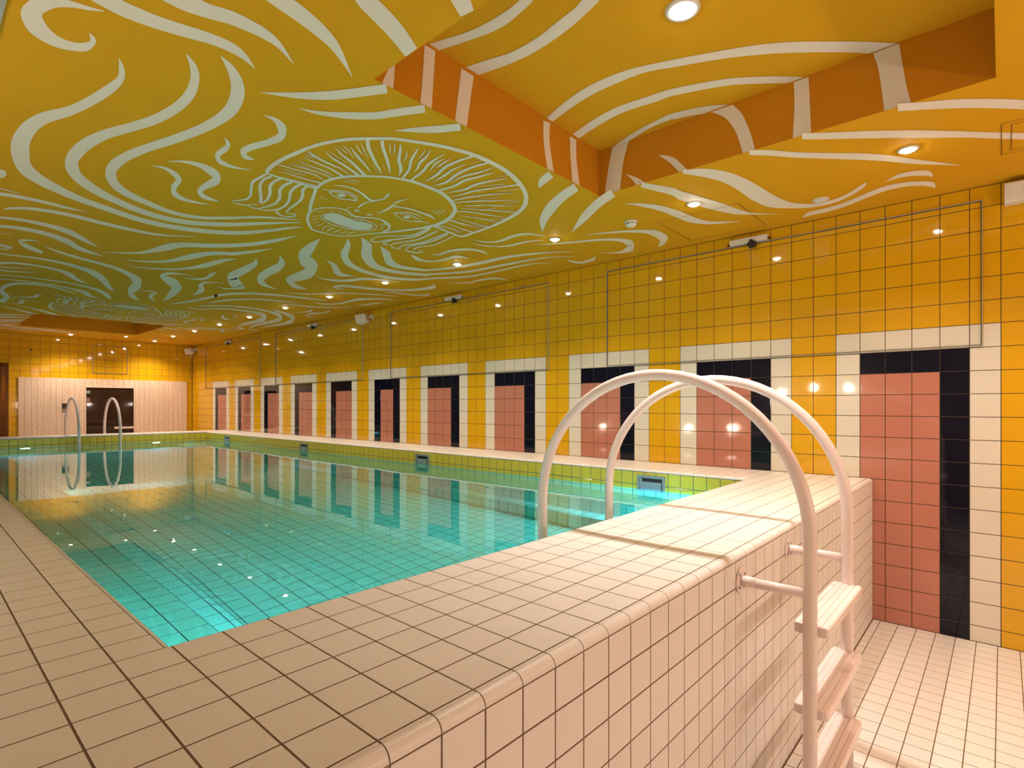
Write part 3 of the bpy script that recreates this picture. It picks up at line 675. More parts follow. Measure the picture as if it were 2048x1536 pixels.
m:wrinkle|c|-2033,2989,-2036,2985,-1990,2990,-1997,2977,-1934,3015,-1935,3012
m:wrinkle|c|-2018,2956,-2021,2952,-1987,2951,-1994,2939,-1952,2964,-1954,2961
m:wrinkle|c|-2753,3020,-2754,3017,-2700,3001,-2704,2992,-2659,3005,-2660,3001
m:wrinkle|c|-2740,2988,-2742,2985,-2699,2967,-2705,2956,-2663,2964,-2664,2960
m:wrinkle|c|-2711,3360,-2712,3356,-2669,3398,-2671,3389
m:wrinkle|c|-2704,3342,-2705,3339,-2651,3379,-2654,3369
m:lip|c|-2598,3686,-2612,3669,-2607,3601,-2618,3584,-2575,3532,-2586,3513,-2516,3478,-2527,3458,-2447,3473,-2458,3447,-2367,3532,-2381,3500,-2309,3528,-2325,3501,-2235,3468,-2249,3444,-2177,3456,-2192,3429,-2121,3482,-2140,3438,-2053,3533,-2059,3489,-2024,3571,-1991,3596,-2011,3666,-1991,3688
m:lip|c|-2498,3730,-2511,3717,-2514,3661,-2524,3646,-2488,3600,-2496,3585,-2432,3580,-2439,3565,-2348,3613,-2357,3595,-2291,3587,-2300,3571,-2226,3553,-2235,3537,-2155,3568,-2163,3549,-2102,3615,-2094,3611,-2085,3681,-2071,3699,-2145,3762,-2132,3782,-2244,3802,-2233,3823,-2356,3803,-2347,3824,-2445,3771,-2438,3790,-2507,3714,-2502,3733
m:mouth|c|-2481,3727,-2501,3690,-2441,3752,-2503,3635,-2402,3760,-2481,3601,-2353,3775,-2443,3583,-2282,3783,-2368,3603,-2195,3782,-2290,3608,-2128,3738,-2223,3583,-2106,3693,-2178,3580,-2118,3630,-2131,3611
m:beard_line|c|-2552,3772,-2557,3763,-2528,3708,-2534,3699
m:beard_line|c|-2518,3835,-2524,3826,-2498,3774,-2504,3765
m:beard_line|c|-2466,3908,-2472,3900,-2462,3823,-2467,3815
m:beard_line|c|-2419,3967,-2427,3955,-2414,3839,-2422,3828
m:beard_line|c|-2335,4015,-2345,4006,-2363,3912,-2377,3894,-2351,3860,-2355,3853
m:beard_line|c|-2296,4001,-2305,3992,-2309,3920,-2322,3903,-2299,3870,-2303,3864
m:beard_line|c|-2246,4006,-2255,3994,-2251,3926,-2263,3911,-2246,3868,-2250,3862
m:beard_line|c|-2203,3986,-2210,3976,-2193,3920,-2204,3904,-2193,3852,-2197,3846
m:beard_line|c|-2160,3952,-2167,3943,-2150,3887,-2162,3871,-2139,3837,-2144,3830
m:beard_line|c|-2583,3648,-2588,3639,-2553,3591,-2558,3583
m:beard_line|c|-2528,3563,-2532,3554,-2489,3555,-2494,3546
m:beard_line|c|-2491,3521,-2495,3513,-2443,3541,-2447,3529
m:beard_line|c|-2441,3512,-2444,3504,-2391,3543,-2395,3532
m:beard_line|c|-2354,3589,-2362,3580,-2358,3541,-2363,3535
m:beard_line|c|-2308,3589,-2316,3579,-2308,3548,-2314,3541
m:beard_line|c|-2272,3563,-2280,3552,-2268,3517,-2274,3510
m:beard_line|c|-2104,3559,-2111,3550,-2092,3505,-2099,3496
m:beard_line|c|-2077,3598,-2084,3589,-2065,3543,-2072,3534
m:beard_line|c|-2049,3638,-2056,3629,-2040,3599,-2047,3590
m:hair_ray|c|-3115,3097,-3120,3083,-3001,3087,-3006,3072,-2911,3071,-2918,3053,-2829,3099,-2831,3092
m:hair_ray|c|-3078,3182,-3079,3177,-3006,3173,-3011,3160,-2906,3175,-2913,3159,-2817,3159,-2827,3138
m:hair_ray|c|-3079,3042,-3080,3038,-2981,3032,-2986,3019,-2886,3025,-2892,3010,-2804,3045,-2811,3025
m:hair_ray|c|-3070,2957,-3072,2953,-2987,2975,-2991,2963,-2894,2984,-2899,2969,-2824,2998,-2826,2993
m:hair_ray|c|-3066,2894,-3067,2890,-2997,2912,-3002,2898,-2894,2924,-2901,2904,-2829,2950,-2837,2926,-2767,2975,-2777,2948
m:hair_ray|c|-3079,2821,-3084,2801,-3005,2856,-3013,2830,-2923,2873,-2931,2851,-2843,2880,-2849,2864,-2765,2914,-2766,2910
m:hair_ray|c|-3024,2742,-3025,2738,-2943,2797,-2949,2777,-2850,2830,-2857,2806,-2715,2898,-2727,2862
m:hair_ray|c|-3011,2659,-3011,2656,-2945,2711,-2949,2694,-2837,2771,-2843,2744,-2692,2871,-2701,2833
m:hair_ray|c|-2954,2596,-2954,2592,-2878,2667,-2881,2643,-2788,2726,-2791,2706,-2693,2793,-2694,2788
m:hair_ray|c|-2946,2465,-2935,2447,-2892,2540,-2885,2515,-2817,2613,-2816,2585,-2744,2679,-2745,2654,-2689,2722,-2689,2704,-2647,2757,-2647,2754
m:hair_ray|c|-3062,3255,-3064,3250,-2947,3243,-2952,3231,-2813,3225,-2821,3205
m:hair_ray|c|-3007,2723,-3008,2719,-2940,2757,-2943,2748,-2867,2775,-2868,2772
m:hair_ray|c|-3007,2635,-3007,2632,-2947,2667,-2949,2657,-2919,2679,-2919,2677
m:hair_ray|c|-2996,2610,-2997,2607,-2946,2638,-2947,2627,-2879,2692,-2879,2689
m:hair_ray|c|-2961,2538,-2961,2535,-2907,2594,-2907,2583,-2853,2627,-2854,2625
m:hair_ray|c|-2947,2509,-2947,2507,-2895,2567,-2895,2557,-2816,2635,-2816,2633
m:hair_ray|c|-2745,2699,-2745,2695,-2664,2767,-2664,2764
m:hair_ray|c|-3077,2864,-3078,2860,-3018,2872,-3020,2864
m:hair_ray|c|-3073,2845,-3074,2841,-3024,2851,-3027,2843
m:hair_ray|c|-3074,3130,-3076,3125,-2981,3126,-2984,3117,-2940,3109,-2941,3106
m:hair_ray|c|-3074,3013,-3076,3010,-2992,3010,-2995,3001,-2956,3013,-2957,3010
m:hair_ray|c|-2890,2417,-2881,2398,-2834,2487,-2827,2465,-2761,2560,-2757,2538,-2688,2640,-2683,2621,-2608,2721,-2608,2719
m:hair_ray|c|-2800,2369,-2797,2366,-2758,2434,-2746,2425,-2695,2537,-2683,2521,-2631,2605,-2621,2586,-2596,2652,-2581,2647,-2563,2702,-2560,2702
m:hair_ray|c|-2844,2399,-2843,2398,-2808,2451,-2803,2445,-2763,2511,-2762,2510
m:hair_ray|c|-2826,2379,-2825,2378,-2787,2441,-2782,2436,-2746,2492,-2745,2491
m:hair_ray|c|-2726,2407,-2725,2406,-2695,2459,-2686,2458,-2652,2539,-2651,2540
m:hair_ray|c|-2727,2634,-2727,2630,-2637,2720,-2637,2718
m:hair_ray|c|-2715,2319,-2713,2320,-2689,2390,-2673,2393,-2647,2487,-2628,2486,-2584,2584,-2565,2587,-2537,2704,-2520,2711
m:hair_ray|c|-2674,2314,-2672,2314,-2648,2376,-2639,2379,-2625,2442,-2624,2443
m:hair_ray|c|-2654,2297,-2650,2298,-2619,2381,-2603,2387,-2602,2460,-2579,2468,-2562,2529,-2547,2533,-2538,2583,-2535,2584
m:hair_ray|c|-2570,2278,-2566,2280,-2568,2352,-2553,2362,-2553,2449,-2530,2461,-2518,2534,-2494,2548,-2482,2697,-2462,2711
m:hair_ray|c|-2531,2321,-2528,2323,-2534,2401,-2516,2410,-2476,2514,-2474,2515
m:hair_ray|c|-2512,2291,-2508,2294,-2502,2382,-2486,2392,-2486,2452,-2483,2454
m:hair_ray|c|-2452,2176,-2434,2189,-2469,2279,-2448,2295,-2468,2396,-2442,2413,-2431,2516,-2405,2533,-2408,2648,-2405,2651
m:hair_ray|c|-2405,2283,-2401,2287,-2412,2389,-2395,2400,-2395,2479,-2372,2494,-2368,2621,-2365,2624
m:hair_ray|c|-2338,2166,-2320,2180,-2362,2296,-2340,2312,-2353,2429,-2326,2447,-2321,2548,-2296,2568,-2330,2668,-2326,2671
m:hair_ray|c|-2270,2200,-2263,2204,-2284,2309,-2266,2323,-2307,2400,-2288,2415,-2292,2527,-2288,2529
m:hair_ray|c|-2219,2239,-2212,2244,-2240,2341,-2220,2357,-2263,2448,-2238,2467,-2248,2556,-2223,2577,-2265,2693,-2247,2710
m:hair_ray|c|-2099,2232,-2094,2236,-2149,2343,-2130,2359,-2175,2456,-2149,2476,-2166,2550,-2142,2570,-2196,2686,-2193,2689
m:hair_ray|c|-1987,2235,-1968,2250,-2045,2375,-2028,2389,-2107,2524,-2086,2543,-2114,2604,-2097,2620,-2131,2706,-2127,2710
m:hair_ray|c|-1910,2369,-1905,2373,-1995,2493,-1979,2507,-2061,2645,-2044,2662,-2088,2762,-2074,2776
m:hair_ray|c|-1802,2431,-1797,2435,-1898,2550,-1884,2563,-1981,2653,-1967,2667,-2048,2774,-2038,2785
m:hair_ray|c|-1724,2499,-1719,2504,-1816,2591,-1801,2606,-1876,2645,-1863,2658,-1954,2759,-1945,2767
m:hair_ray|c|-1632,2580,-1621,2591,-1741,2662,-1725,2677,-1833,2726,-1821,2739,-1934,2819,-1930,2824
m:hair_ray|c|-1599,2709,-1595,2714,-1714,2765,-1701,2779,-1830,2808,-1815,2825,-1937,2880,-1923,2897
m:hair_ray|c|-1547,2820,-1533,2835,-1699,2860,-1685,2875,-1857,2935,-1853,2940
m:hair_ray|c|-1527,2946,-1513,2963,-1632,2968,-1619,2985,-1824,2997,-1820,3002
m:hair_ray|c|-1544,3032,-1540,3038,-1700,3044,-1687,3060,-1846,3056,-1828,3080
m:hair_ray|c|-1520,3135,-1503,3156,-1637,3137,-1622,3157,-1801,3127,-1797,3132
m:hair_ray|c|-1564,3198,-1559,3205,-1709,3194,-1698,3208,-1826,3223,-1811,3243
m:hair_ray|c|-2396,2250,-2399,2248,-2368,2190,-2372,2186
m:hair_ray|c|-2148,2277,-2151,2275,-2131,2202,-2137,2198
m:hair_ray|c|-2140,2481,-2143,2479,-2044,2314,-2051,2308
m:hair_ray|c|-1986,2423,-1989,2420,-1926,2294,-1934,2288
m:hair_ray|c|-1976,2613,-1979,2610,-1904,2486,-1912,2479
m:hair_ray|c|-1803,2537,-1806,2534,-1761,2431,-1770,2424
m:hair_ray|c|-1813,2762,-1816,2759,-1780,2639,-1790,2632
m:hair_ray|c|-1652,2826,-1655,2823,-1569,2753,-1579,2744
m:hair_ray|c|-1664,3023,-1667,3019,-1537,2998,-1547,2987
m:hair_ray|c|-1785,3199,-1788,3195,-1571,3238,-1580,3226
m:hair_ray|c|-1811,3081,-1814,3077,-1676,3071,-1685,3060
"""
ROTATED = set([0,1,2,3,7,8,58,59,60,66,67,68,69,70,71,72,73,77,78,79,80,81])
mask_parts = []
for k, ln in enumerate(STROKES.strip().splitlines()):
    g, plane, num = ln.split('|')
    num = [int(q) for q in num.split(',')]
    pts = [num[i:i + 4] for i in range(0, len(num), 4)]
    if g != 'f':
        mask_parts.append((g[2:], pts)); continue
    for rot in ((False, True) if k in ROTATED else (False,)):
        v, f = stroke_mesh(plane, pts, rot, 0.00001 * k)
        me = bpy.data.meshes.new('flame_stroke'); me.from_pydata(v, [], f); me.materials.append(M_PAINT); me.update()
        link('flame_stroke', me, ceiling)
mask = None
for k, (nm, pts) in enumerate(mask_parts):
    v, f = stroke_mesh('c', pts, False, 0.0012 + 0.00001 * k)
    me = bpy.data.meshes.new(nm); me.from_pydata(v, [], f); me.materials.append(M_PAINT); me.update()
    if mask is None:
        mask = link('painted_mask', me, ceiling)
        mask['label'] = 'cream outline of a round mask with an open mouth'
    else:
        link(nm, me, mask)
V, Fc = [], []
for j, (nm, pts) in enumerate(mask_parts):
    v, f = stroke_mesh('c', pts, True, 0.0012 + 0.00001 * j)
    k = len(V); V += v; Fc += [tuple(k + i for i in q) for q in f]
me = bpy.data.meshes.new('painted_mask'); me.from_pydata(V, [], Fc); me.materials.append(M_PAINT); me.update()
o = link('painted_mask', me, ceiling)
o['label'] = 'cream outline of the far mask, upside down'
# access hatches cut into the ceiling: thin joints
def joint_loop(parent, pts, w=0.004):
    mb = MB()
    for i in range(len(pts)):
        a, b = Vector(pts[i]), Vector(pts[(i + 1) % len(pts)])
        t = (b - a).normalized(); s = Vector((-t.y, t.x, 0)) * w / 2
        mb.face([a - s, b - s, b + s, a + s])
    return mb.build('access_panel_joint', M_SLOT, parent)


joint_loop(ceiling, [(-0.735, 1.345, ZC - .0034), (-0.735, 1.94, ZC - .0034), (-0.133, 1.94, ZC - .0034), (-0.133, 1.345, ZC - .0034)])
joint_loop(ceiling, [(-0.95, -0.6, ZC - .0034), (-0.95, -0.003, ZC - .0034), (-0.505, -0.003, ZC - .0034), (-0.505, -0.6, ZC - .0034)])
joint_loop(ceiling, [(-0.91, -0.56, ZC - .0034), (-0.91, -0.041, ZC - .0034), (-0.545, -0.041, ZC - .0034), (-0.545, -0.56, ZC - .0034)])

# ------------------------------------------------------------------ the raised pool
pool = tag(empty('swimming_pool', (-2.4, 6.4, 0)), 'raised rectangular swimming pool with cream tiled rim and still green water', 'pool')
S1, S2, ZF = 0.48, 0.12, -0.22               # underwater steps and bottom
XR1, XR2, XL1, XL2 = -1.05, -1.205, -3.82, -3.605


def part(name, mb, mats, parent=pool):
    o = mb.build(name, mats, None)
    o.parent = parent
    o.matrix_parent_inverse = parent.matrix_world.inverted() if parent is not pool else Matrix.Translation((2.4, -6.4, 0))
    return o


# rim slab (grout body) as four boxes
RN = 0.020                                    # radius of the rounded outer edge
mb = MB()
mb.box(X_LEFT + .002, -0.004, Y_FACE + .0235, Y_IN - G, -.3, Z_DECK - G)
mb.box(X_R + .019, -0.004, Y_IN - G, Y_FAR + .019, -.3, Z_DECK - G)
mb.box(X_LEFT + .002, X_L - .0135, Y_IN - G, Y_FAR + .019, -.3, Z_DECK - G)
mb.box(X_LEFT + .002, -0.004, Y_FAR + .019, Y_FAR2 - .0235, -.3, Z_DECK - G)
rim = part('rim', mb, M_GROUT)
LX = -4.196                                   # tile line left of the left pool edge
rects = []
rects += grid(X_LEFT + .002, -0.006, Y_FACE + 0.0213, Y_IN, P, P, -3.6675, Y_IN)
rects += [r for r in grid(X_R + 0.02, -0.006, Y_IN, Y_FAR, P, P, X_R + 0.02, Y_IN)]
rects += grid(X_LEFT + .002, X_L - 0.0125, Y_IN, Y_FAR, P, P, -3.6675, Y_IN)
rects += grid(X_LEFT + .002, -0.006, Y_FAR, Y_FAR2 - 0.024, P, P, -3.6675, Y_FAR)
tiles(rim, (0, 0, Z_DECK), X_, Y_, Z_, rects, [M_DECK], 295, 0.0010, 0.0036)


def nosing(parent, a, b, out, r, pitch, origin, limit=60):
    """rounded edge pieces running from a to b (same height), rounding over towards direction out"""
    a, b, out = Vector(a), Vector(b), Vector(out)
    L = (b - a).length; t = (b - a).normalized()
    k0 = math.ceil((0 - origin) / pitch); cuts = [0.0]
    k = k0
    while origin + k * pitch < L - 1e-3:
        if origin + k * pitch > 1e-3: cuts.append(origin + k * pitch)
        k += 1
    cuts.append(L)
    rest = MB(); n_obj = 0
    segs = [(cuts[i], cuts[i + 1]) for i in range(len(cuts) - 1)]
    def size(s):
        q = [project(a + t * s[0]), project(a + t * s[1])]
        if not all(q): return 0
        if not any(-60 < p[0] < 2108 and -60 < p[1] < 1596 for p in q): return 0
        return abs(q[0][0] - q[1][0]) + abs(q[0][1] - q[1][1])
    segs.sort(key=lambda s: -size(s))
    for s in segs:
        mb = MB() if (n_obj < limit and size(s) > 14) else rest
        prof = [Vector((0, 0, 0))] if False else []
        N = 10
        for i in range(N):
            q = math.pi / 2 * i / (N - 1)
            prof.append(out * (r * math.sin(q)) + Vector((0, 0, -r + r * math.cos(q))))
        prof += [out * (r * 0.5) + Vector((0, 0, -r)), Vector((0, 0, -r * 0.6))]
        w0, w1 = a + t * (s[0] + .0013), a + t * (s[1] - .0013)
        mb.rings([[w0 + p for p in prof], [w1 + p for p in prof]], 0, False, True, False)
        if mb is not rest:
            link('edge_tile', mb.mesh('edge_tile', M_DECK), parent); n_obj += 1
    if rest.v:
        o = rest.build('remaining_edge_tiles', M_DECK, parent); o['kind'] = 'stuff'


nosing(rim, (X_LEFT + .002, Y_FACE + .022, Z_DECK), (-0.006, Y_FACE + .022, Z_DECK), NY, .022, P, (-3.6675 - X_LEFT - .002) % P)
nosing(rim, (X_R + .018, Y_IN, Z_DECK), (X_R + .018, Y_FAR, Z_DECK), NX, .018, P, 0.0, 0)
nosing(rim, (X_L - .0125, Y_IN, Z_DECK), (X_L - .0125, Y_FAR, Z_DECK), X_, .0125, P, 0.0, 40)
nosing(rim, (X_L, Y_FAR + .018, Z_DECK), (X_R, Y_FAR + .018, Z_DECK), NY, .018, P, 0.0, 0)
nosing(rim, (X_LEFT + .002, Y_FAR2 - .022, Z_DECK), (-0.006, Y_FAR2 - .022, Z_DECK), Y_, .022, P, 0.0, 0)

# mortar bed behind the rounded edge pieces of the near rim
mb = MB(); rb = .0205
prof = [(Y_FACE + .022 - rb * math.sin(math.pi / 2 * i / 8), Z_DECK - .022 + rb * math.cos(math.pi / 2 * i / 8)) for i in range(9)]
prof += [(Y_FACE + .0015, Z_DECK - .034), (Y_FACE + .026, Z_DECK - .034), (Y_FACE + .026, Z_DECK - .0015)]
mb.rings([[(x, y, z) for (y, z) in prof] for x in (X_LEFT + .002, -0.006)], 0, False, True, False)
mb.build('mortar_bed', M_GROUT, rim)

# outer faces
mb = MB(); mb.box(X_LEFT + .002, -0.004, Y_FACE + G, Y_FACE + 0.06, -.3, Z_DECK - .03)
face = part('outer_wall', mb, M_GROUT)
tiles(face, (0, Y_FACE, 0), X_, Z_, NY, grid(-5.2, -0.005, 0.0, 0.9645, P, 0.0998, -3.6675, 0.9735), [M_DECK], 295, 0.0012, 0.0036)
mb = MB(); mb.box(X_LEFT + .002, -0.004, Y_FAR2 - .06, Y_FAR2, -.3, Z_DECK - .02)
part('outer_wall', mb, M_DECK)

# basin shell
mb = MB()
def quad(p, q, r, s): mb.face([p, q, r, s])
e = G
quad((X_R + e, Y_IN, S1), (X_R + e, Y_FAR, S1), (X_R + e, Y_FAR, Z_DECK - .02), (X_R + e, Y_IN, Z_DECK - .02))
quad((X_L - e, Y_IN, S1), (X_L - e, Y_FAR, S1), (X_L - e, Y_FAR, Z_DECK - .02), (X_L - e, Y_IN, Z_DECK - .02))
quad((X_L, Y_FAR + e, ZF), (X_R, Y_FAR + e, ZF), (X_R, Y_FAR + e, Z_DECK - .02), (X_L, Y_FAR + e, Z_DECK - .02))
quad((X_L, Y_IN - e, ZF), (X_R, Y_IN - e, ZF), (X_R, Y_IN - e, Z_DECK - .004), (X_L, Y_IN - e, Z_DECK - .004))
for (xa, xb, z) in ((X_R, XR1, S1), (XR1, XR2, S2), (X_L, XL1, S1), (XL1, XL2, S2), (XL2, XR2, ZF)):
    quad((xa, Y_IN, z - e), (xb, Y_IN, z - e), (xb, Y_FAR, z - e), (xa, Y_FAR, z - e))
for (x, z0, z1, s) in ((XR1, S2, S1, 1), (XR2, ZF, S2, 1), (XL1, S2, S1, -1), (XL2, ZF, S2, -1)):
    quad((x + e * s, Y_IN, z0), (x + e * s, Y_FAR, z0), (x + e * s, Y_FAR, z1 - e), (x + e * s, Y_IN, z1 - e))
basin = part('basin', mb, M_GROUTP)
ZB = Z_DECK - .020
def basin_tiles(O, U, V, N, rects, m, limit, nm='tile', rest='remaining_tiles'):
    tiles(basin, O, U, V, N, rects, m, limit, 0.0008, 0.0044, nm, rest)
def split_band(rs):     # two courses of lime tile at the top, aqua below
    return [(a, b, c, d, 0 if (c + d) / 2 > ZB - 2.05 * P else 1) for (a, b, c, d, m) in rs]
basin_tiles((X_R, 0, 0), Y_, Z_, NX, split_band(grid(Y_IN, Y_FAR, S1, ZB, P, P, Y_IN, ZB)), [M_LIME, M_AQUA], 100)
basin_tiles((0, Y_FAR, 0), X_, Z_, NY, split_band(grid(X_L, X_R, ZF, ZB, P, P, X_R, ZB)), [M_LIME, M_AQUA], 40)
basin_tiles((X_L, 0, 0), Y_, Z_, X_, split_band(grid(Y_IN, Y_FAR, S1, ZB, P, P, Y_IN, ZB)), [M_LIME, M_AQUA], 0)
basin_tiles((0, Y_IN, 0), X_, Z_, Y_, split_band(grid(X_L, X_R, ZF, ZB, P, P, X_R, ZB)), [M_LIME, M_AQUA], 0)
basin_tiles((0, 0, ZF), X_, Y_, Z_, grid(XL2, XR2, Y_IN, Y_FAR, P, P, -3.462, 2.643), [M_AQUA], 110)
for (xa, xb, z, ox, n) in ((XR1, X_R, S1, XR1 + .04, 0), (XR2, XR1, S2, XR2 + .03, 0), (X_L, XL1, S1, -3.917, 30), (XL1, XL2, S2, XL2 - .03, 20)):
    basin_tiles((0, 0, z), X_, Y_, Z_, grid(xa, xb, Y_IN, Y_FAR, P, P, ox, Y_IN), [M_AQUA], n)
for (x, z0, z1, N) in ((XR1, S2, S1, NX), (XR2, ZF, S2, NX), (XL1, S2, S1, X_), (XL2, ZF, S2, X_)):
    basin_tiles((x, 0, 0), Y_, Z_, N, grid(Y_IN, Y_FAR, z0, z1, P, P, Y_IN, z1), [M_AQUA], 0)
mb = MB(); mb.face([(X_L, Y_IN, Z_WATER), (X_R, Y_IN, Z_WATER), (X_R, Y_FAR, Z_WATER), (X_L, Y_FAR, Z_WATER)])
w = part('water', mb, M_WATER)
w['label'] = 'still green water mirroring the tiled wall'

# ------------------------------------------------------------------ lamps
def spot(name, parent, loc, direction, watts, color, angle=80, blend=0.7, radius=0.03):
    l = bpy.data.lights.new(name, 'SPOT')
    l.energy = watts; l.color = color
    l.spot_size = math.radians(angle); l.spot_blend = blend; l.shadow_soft_size = radius
    o = bpy.data.objects.new(name, l); COL.objects.link(o)
    o.parent = parent; o.location = loc
    o.rotation_euler = Vector(direction).to_track_quat('-Z', 'Y').to_euler()
    return o


mb = MB(); mb.lathe([(0.026, 0.0), (0.026, -0.005), (0.046, -0.007), (0.050, -0.002), (0.050, 0.0)], 28)
DL_RING = mb.mesh('trim_ring', M_WPLAS)
mb = MB(); mb.lathe([(0.0255, -0.002), (0.0245, -0.010), (0.019, -0.016), (0.009, -0.0195), (0.001, -0.020)], 24)
DL_LENS = mb.mesh('lens', emit('lit spotlight lens', (1.0, 0.86, 0.66), 140.0))
DL_LENS_MID = mb.mesh('lens', emit('large lit spotlight lens', (1.0, 0.9, 0.76), 40.0))
DL_LENS_OFF = mb.mesh('lens', emit('dim spotlight lens', (1.0, 0.86, 0.66), 6.0))


def downlight(x, y, z, label, watts, angle=95, scale=1.0, group='recessed ceiling spotlights', blend=0.8, lens=None, color=None):
    t = tag(empty('ceiling_spotlight', (x, y, z)), label, 'spotlight', group)
    for nm, me in (('trim_ring', DL_RING), ('lens', lens or DL_LENS)):
        o = link(nm, me, t); o.scale = (scale, scale, scale)
    if watts: spot('bulb', t, (0, 0, -0.03), (0, 0, -1), watts, color or WARM, angle, blend, 0.03 * scale)
    return t


ORD = ['nearest', 'second', 'third', 'fourth', 'fifth', 'sixth', 'seventh', 'eighth', 'ninth', 'tenth', 'eleventh', 'farthest']
for i in range(12):
    lab = ('%s glowing ceiling spotlight in the long row beside the tiled wall' % ORD[i]) if i in (0, 11) else \
          ('%s glowing spotlight from the near end of the long ceiling row' % ORD[i])
    downlight(-0.925, 0.373 + 1.2 * i, ZC, lab, W_ROW if i < 11 else W_BACK, 120 if i < 11 else 135)
downlight(-2.346, 1.005, Z_REC, 'large white ringed spotlight in the near ceiling recess', W_RECESS, 96, 1.45, blend=1.0, color=SOFT, lens=DL_LENS_MID)
downlight(-2.346, 11.775, Z_REC, 'white ringed spotlight in the far ceiling recess', W_RECESS * 0.2, 96, 1.45, blend=1.0, color=SOFT, lens=DL_LENS_MID)
downlight(-2.36, 13.52, ZC, 'ceiling spotlight washing the end wall above the sauna boards', W_BACK, 135)
downlight(-1.55, 13.1, ZC, 'dim ceiling spotlight between the far recess and the end wall', 0, 60, lens=DL_LENS_OFF)
downlight(-3.66, Y_BACK + 0.9, DZ, 'added spotlight brightening the dark doorway beside the sauna', 14.0, 150)  # added lamp, not in view, that brightens the passage
downlight(-0.925, -0.827, ZC, 'ceiling spotlight of the long row just behind the viewer', W_ROW, 120)

mb = MB()
mb.lathe([(0.085, 0.0), (0.085, 0.008), (0.066, 0.014), (0.066, 0.010)], 28)
PL_RING = mb.mesh('bezel', M_STEEL)
mb = MB(); mb.lathe([(0.065, 0.009), (0.03, 0.016), (0.001, 0.017)], 24)
PL_LENS = mb.mesh('lens', emit('lit underwater lens', (0.55, 0.85, 1.0), 25.0))


def pool_lamp(loc, direction, label, watts, angle=150):
    t = tag(empty('underwater_lamp', loc), label, 'lamp', 'underwater pool lamps')
    t.rotation_euler = Vector(direction).to_track_quat('Z', 'Y').to_euler()
    link('bezel', PL_RING, t); link('lens', PL_LENS, t)
    spot('bulb', t, (0, 0, 0.03), (0, 0, 1), watts, COOL, angle, 0.9, 0.06)


pool_lamp((-3.712, Y_IN + .001, 0.54), Y_, 'underwater lamp in the near pool end, above the left step', W_POOL[0])
pool_lamp((-1.128, Y_IN + .001, 0.54), Y_, 'underwater lamp in the near pool end, above the right step', W_POOL[1])
pool_lamp((-3.25, Y_FAR - .001, 0.55), NY, 'underwater lamp in the far pool end, left of the far ladder', W_POOL[2])
pool_lamp((-1.45, Y_FAR - .001, 0.55), NY, 'underwater lamp in the far pool end, right of the far ladder', W_POOL[2])
pool_lamp((XL2 + .003, 6.43, -0.06), X_, 'underwater lamp low in the left pool side', W_POOL[3], 44)

# opal globe lamps on the left wall; the glossy tiles mirror them
mb = MB(); mb.lathe([(0.001, -0.06), (0.024, -0.055), (0.043, -0.042), (0.055, -0.024), (0.06, 0), (0.055, 0.024), (0.043, 0.042), (0.024, 0.055), (0.001, 0.06)], 20)
GLOBE = mb.mesh('globe', emit('lit opal globe', (1.0, 0.88, 0.72), 14.0))
mb = MB(); mb.tube([(-0.10, 0, 0), (-0.05, 0, 0)], 0.012, 12); mb.tube([(-0.10, 0, 0), (-0.09, 0, 0)], 0.035, 16)
FILL_GLOBE = GLOBE.copy(); FILL_GLOBE.materials.clear(); FILL_GLOBE.materials.append(emit('added fill globe', (1.0, 0.88, 0.72), 4.0))
GARM = mb.mesh('arm', M_STEELD)
GL = [('first', 1.78, 1.76), ('second', 2.33, 1.80), ('third', 2.82, 1.72), ('fourth', 3.66, 1.08), ('fifth', 4.5, 1.07), ('sixth', 6.4, 1.06)]
for (nm, y, z) in GL:
    t = tag(empty('globe_lamp', (X_LEFT + .1005, y, z)), '%s globe lamp from the near end of the left wall, seen as a tile reflection' % nm, 'lamp', 'globe lamps on the walls')
    link('globe', GLOBE, t); link('arm', GARM, t)
    l = bpy.data.lights.new('bulb', 'POINT'); l.energy = W_WALK * 0.18; l.color = WARM; l.shadow_soft_size = 0.07
    o = bpy.data.objects.new('bulb', l); COL.objects.link(o); o.parent = t; o.location = (0.075, 0, 0)
for (nm, x) in (('left', -4.3), ('middle', -2.7), ('right', -1.1)):  # added lamps, out of view, to light the pool's outer face
    t = tag(empty('globe_lamp', (x, Y_FRONT + .1005, 1.55), math.pi / 2), '%s fill globe added on the wall behind the viewer' % nm, 'lamp', 'globe lamps on the walls')
    link('globe', FILL_GLOBE, t); link('arm', GARM, t)
    l = bpy.data.lights.new('bulb', 'POINT'); l.energy = W_WALK; l.color = PEACH; l.shadow_soft_size = 0.07
    o = bpy.data.objects.new('bulb', l); COL.objects.link(o); o.parent = t; o.location = (0.075, 0, 0)

# ------------------------------------------------------------------ ladders
LR = 0.0215


def tread_mesh(x0, x1, y0, y1, zt, th=0.03, n=4):
    """flat step with rounded ends and grooves along its length"""
    mb = MB(); d = y1 - y0; r = 0.018
    prof = []
    gw = 0.003
    top = [(y0 + 0.004, 0.0)]
    for i in range(1, n + 1):
        c = y0 + d * i / (n + 1)
        top += [(c - gw, 0.0), (c - gw * .6, -0.003), (c + gw * .6, -0.003), (c + gw, 0.0)]
    top += [(y1 - 0.004, 0.0), (y1, -0.004)]
    prof = [(y0, -0.004)] + top + [(y1, -th), (y0, -th)]
    def ring(x, inset):
        c = (y0 + y1) / 2; k = (d / 2 - inset) / (d / 2)
        return [(x, c + (y - c) * k, zt + z) for (y, z) in prof]
    xs_ = [(x0, r), (x0 + r * .3, r * .28), (x0 + r, 0), (x1 - r, 0), (x1 - r * .3, r * .28), (x1, r)]
    mb.rings([ring(x, i) for x, i in xs_], 0, False, True, False)
    return mb


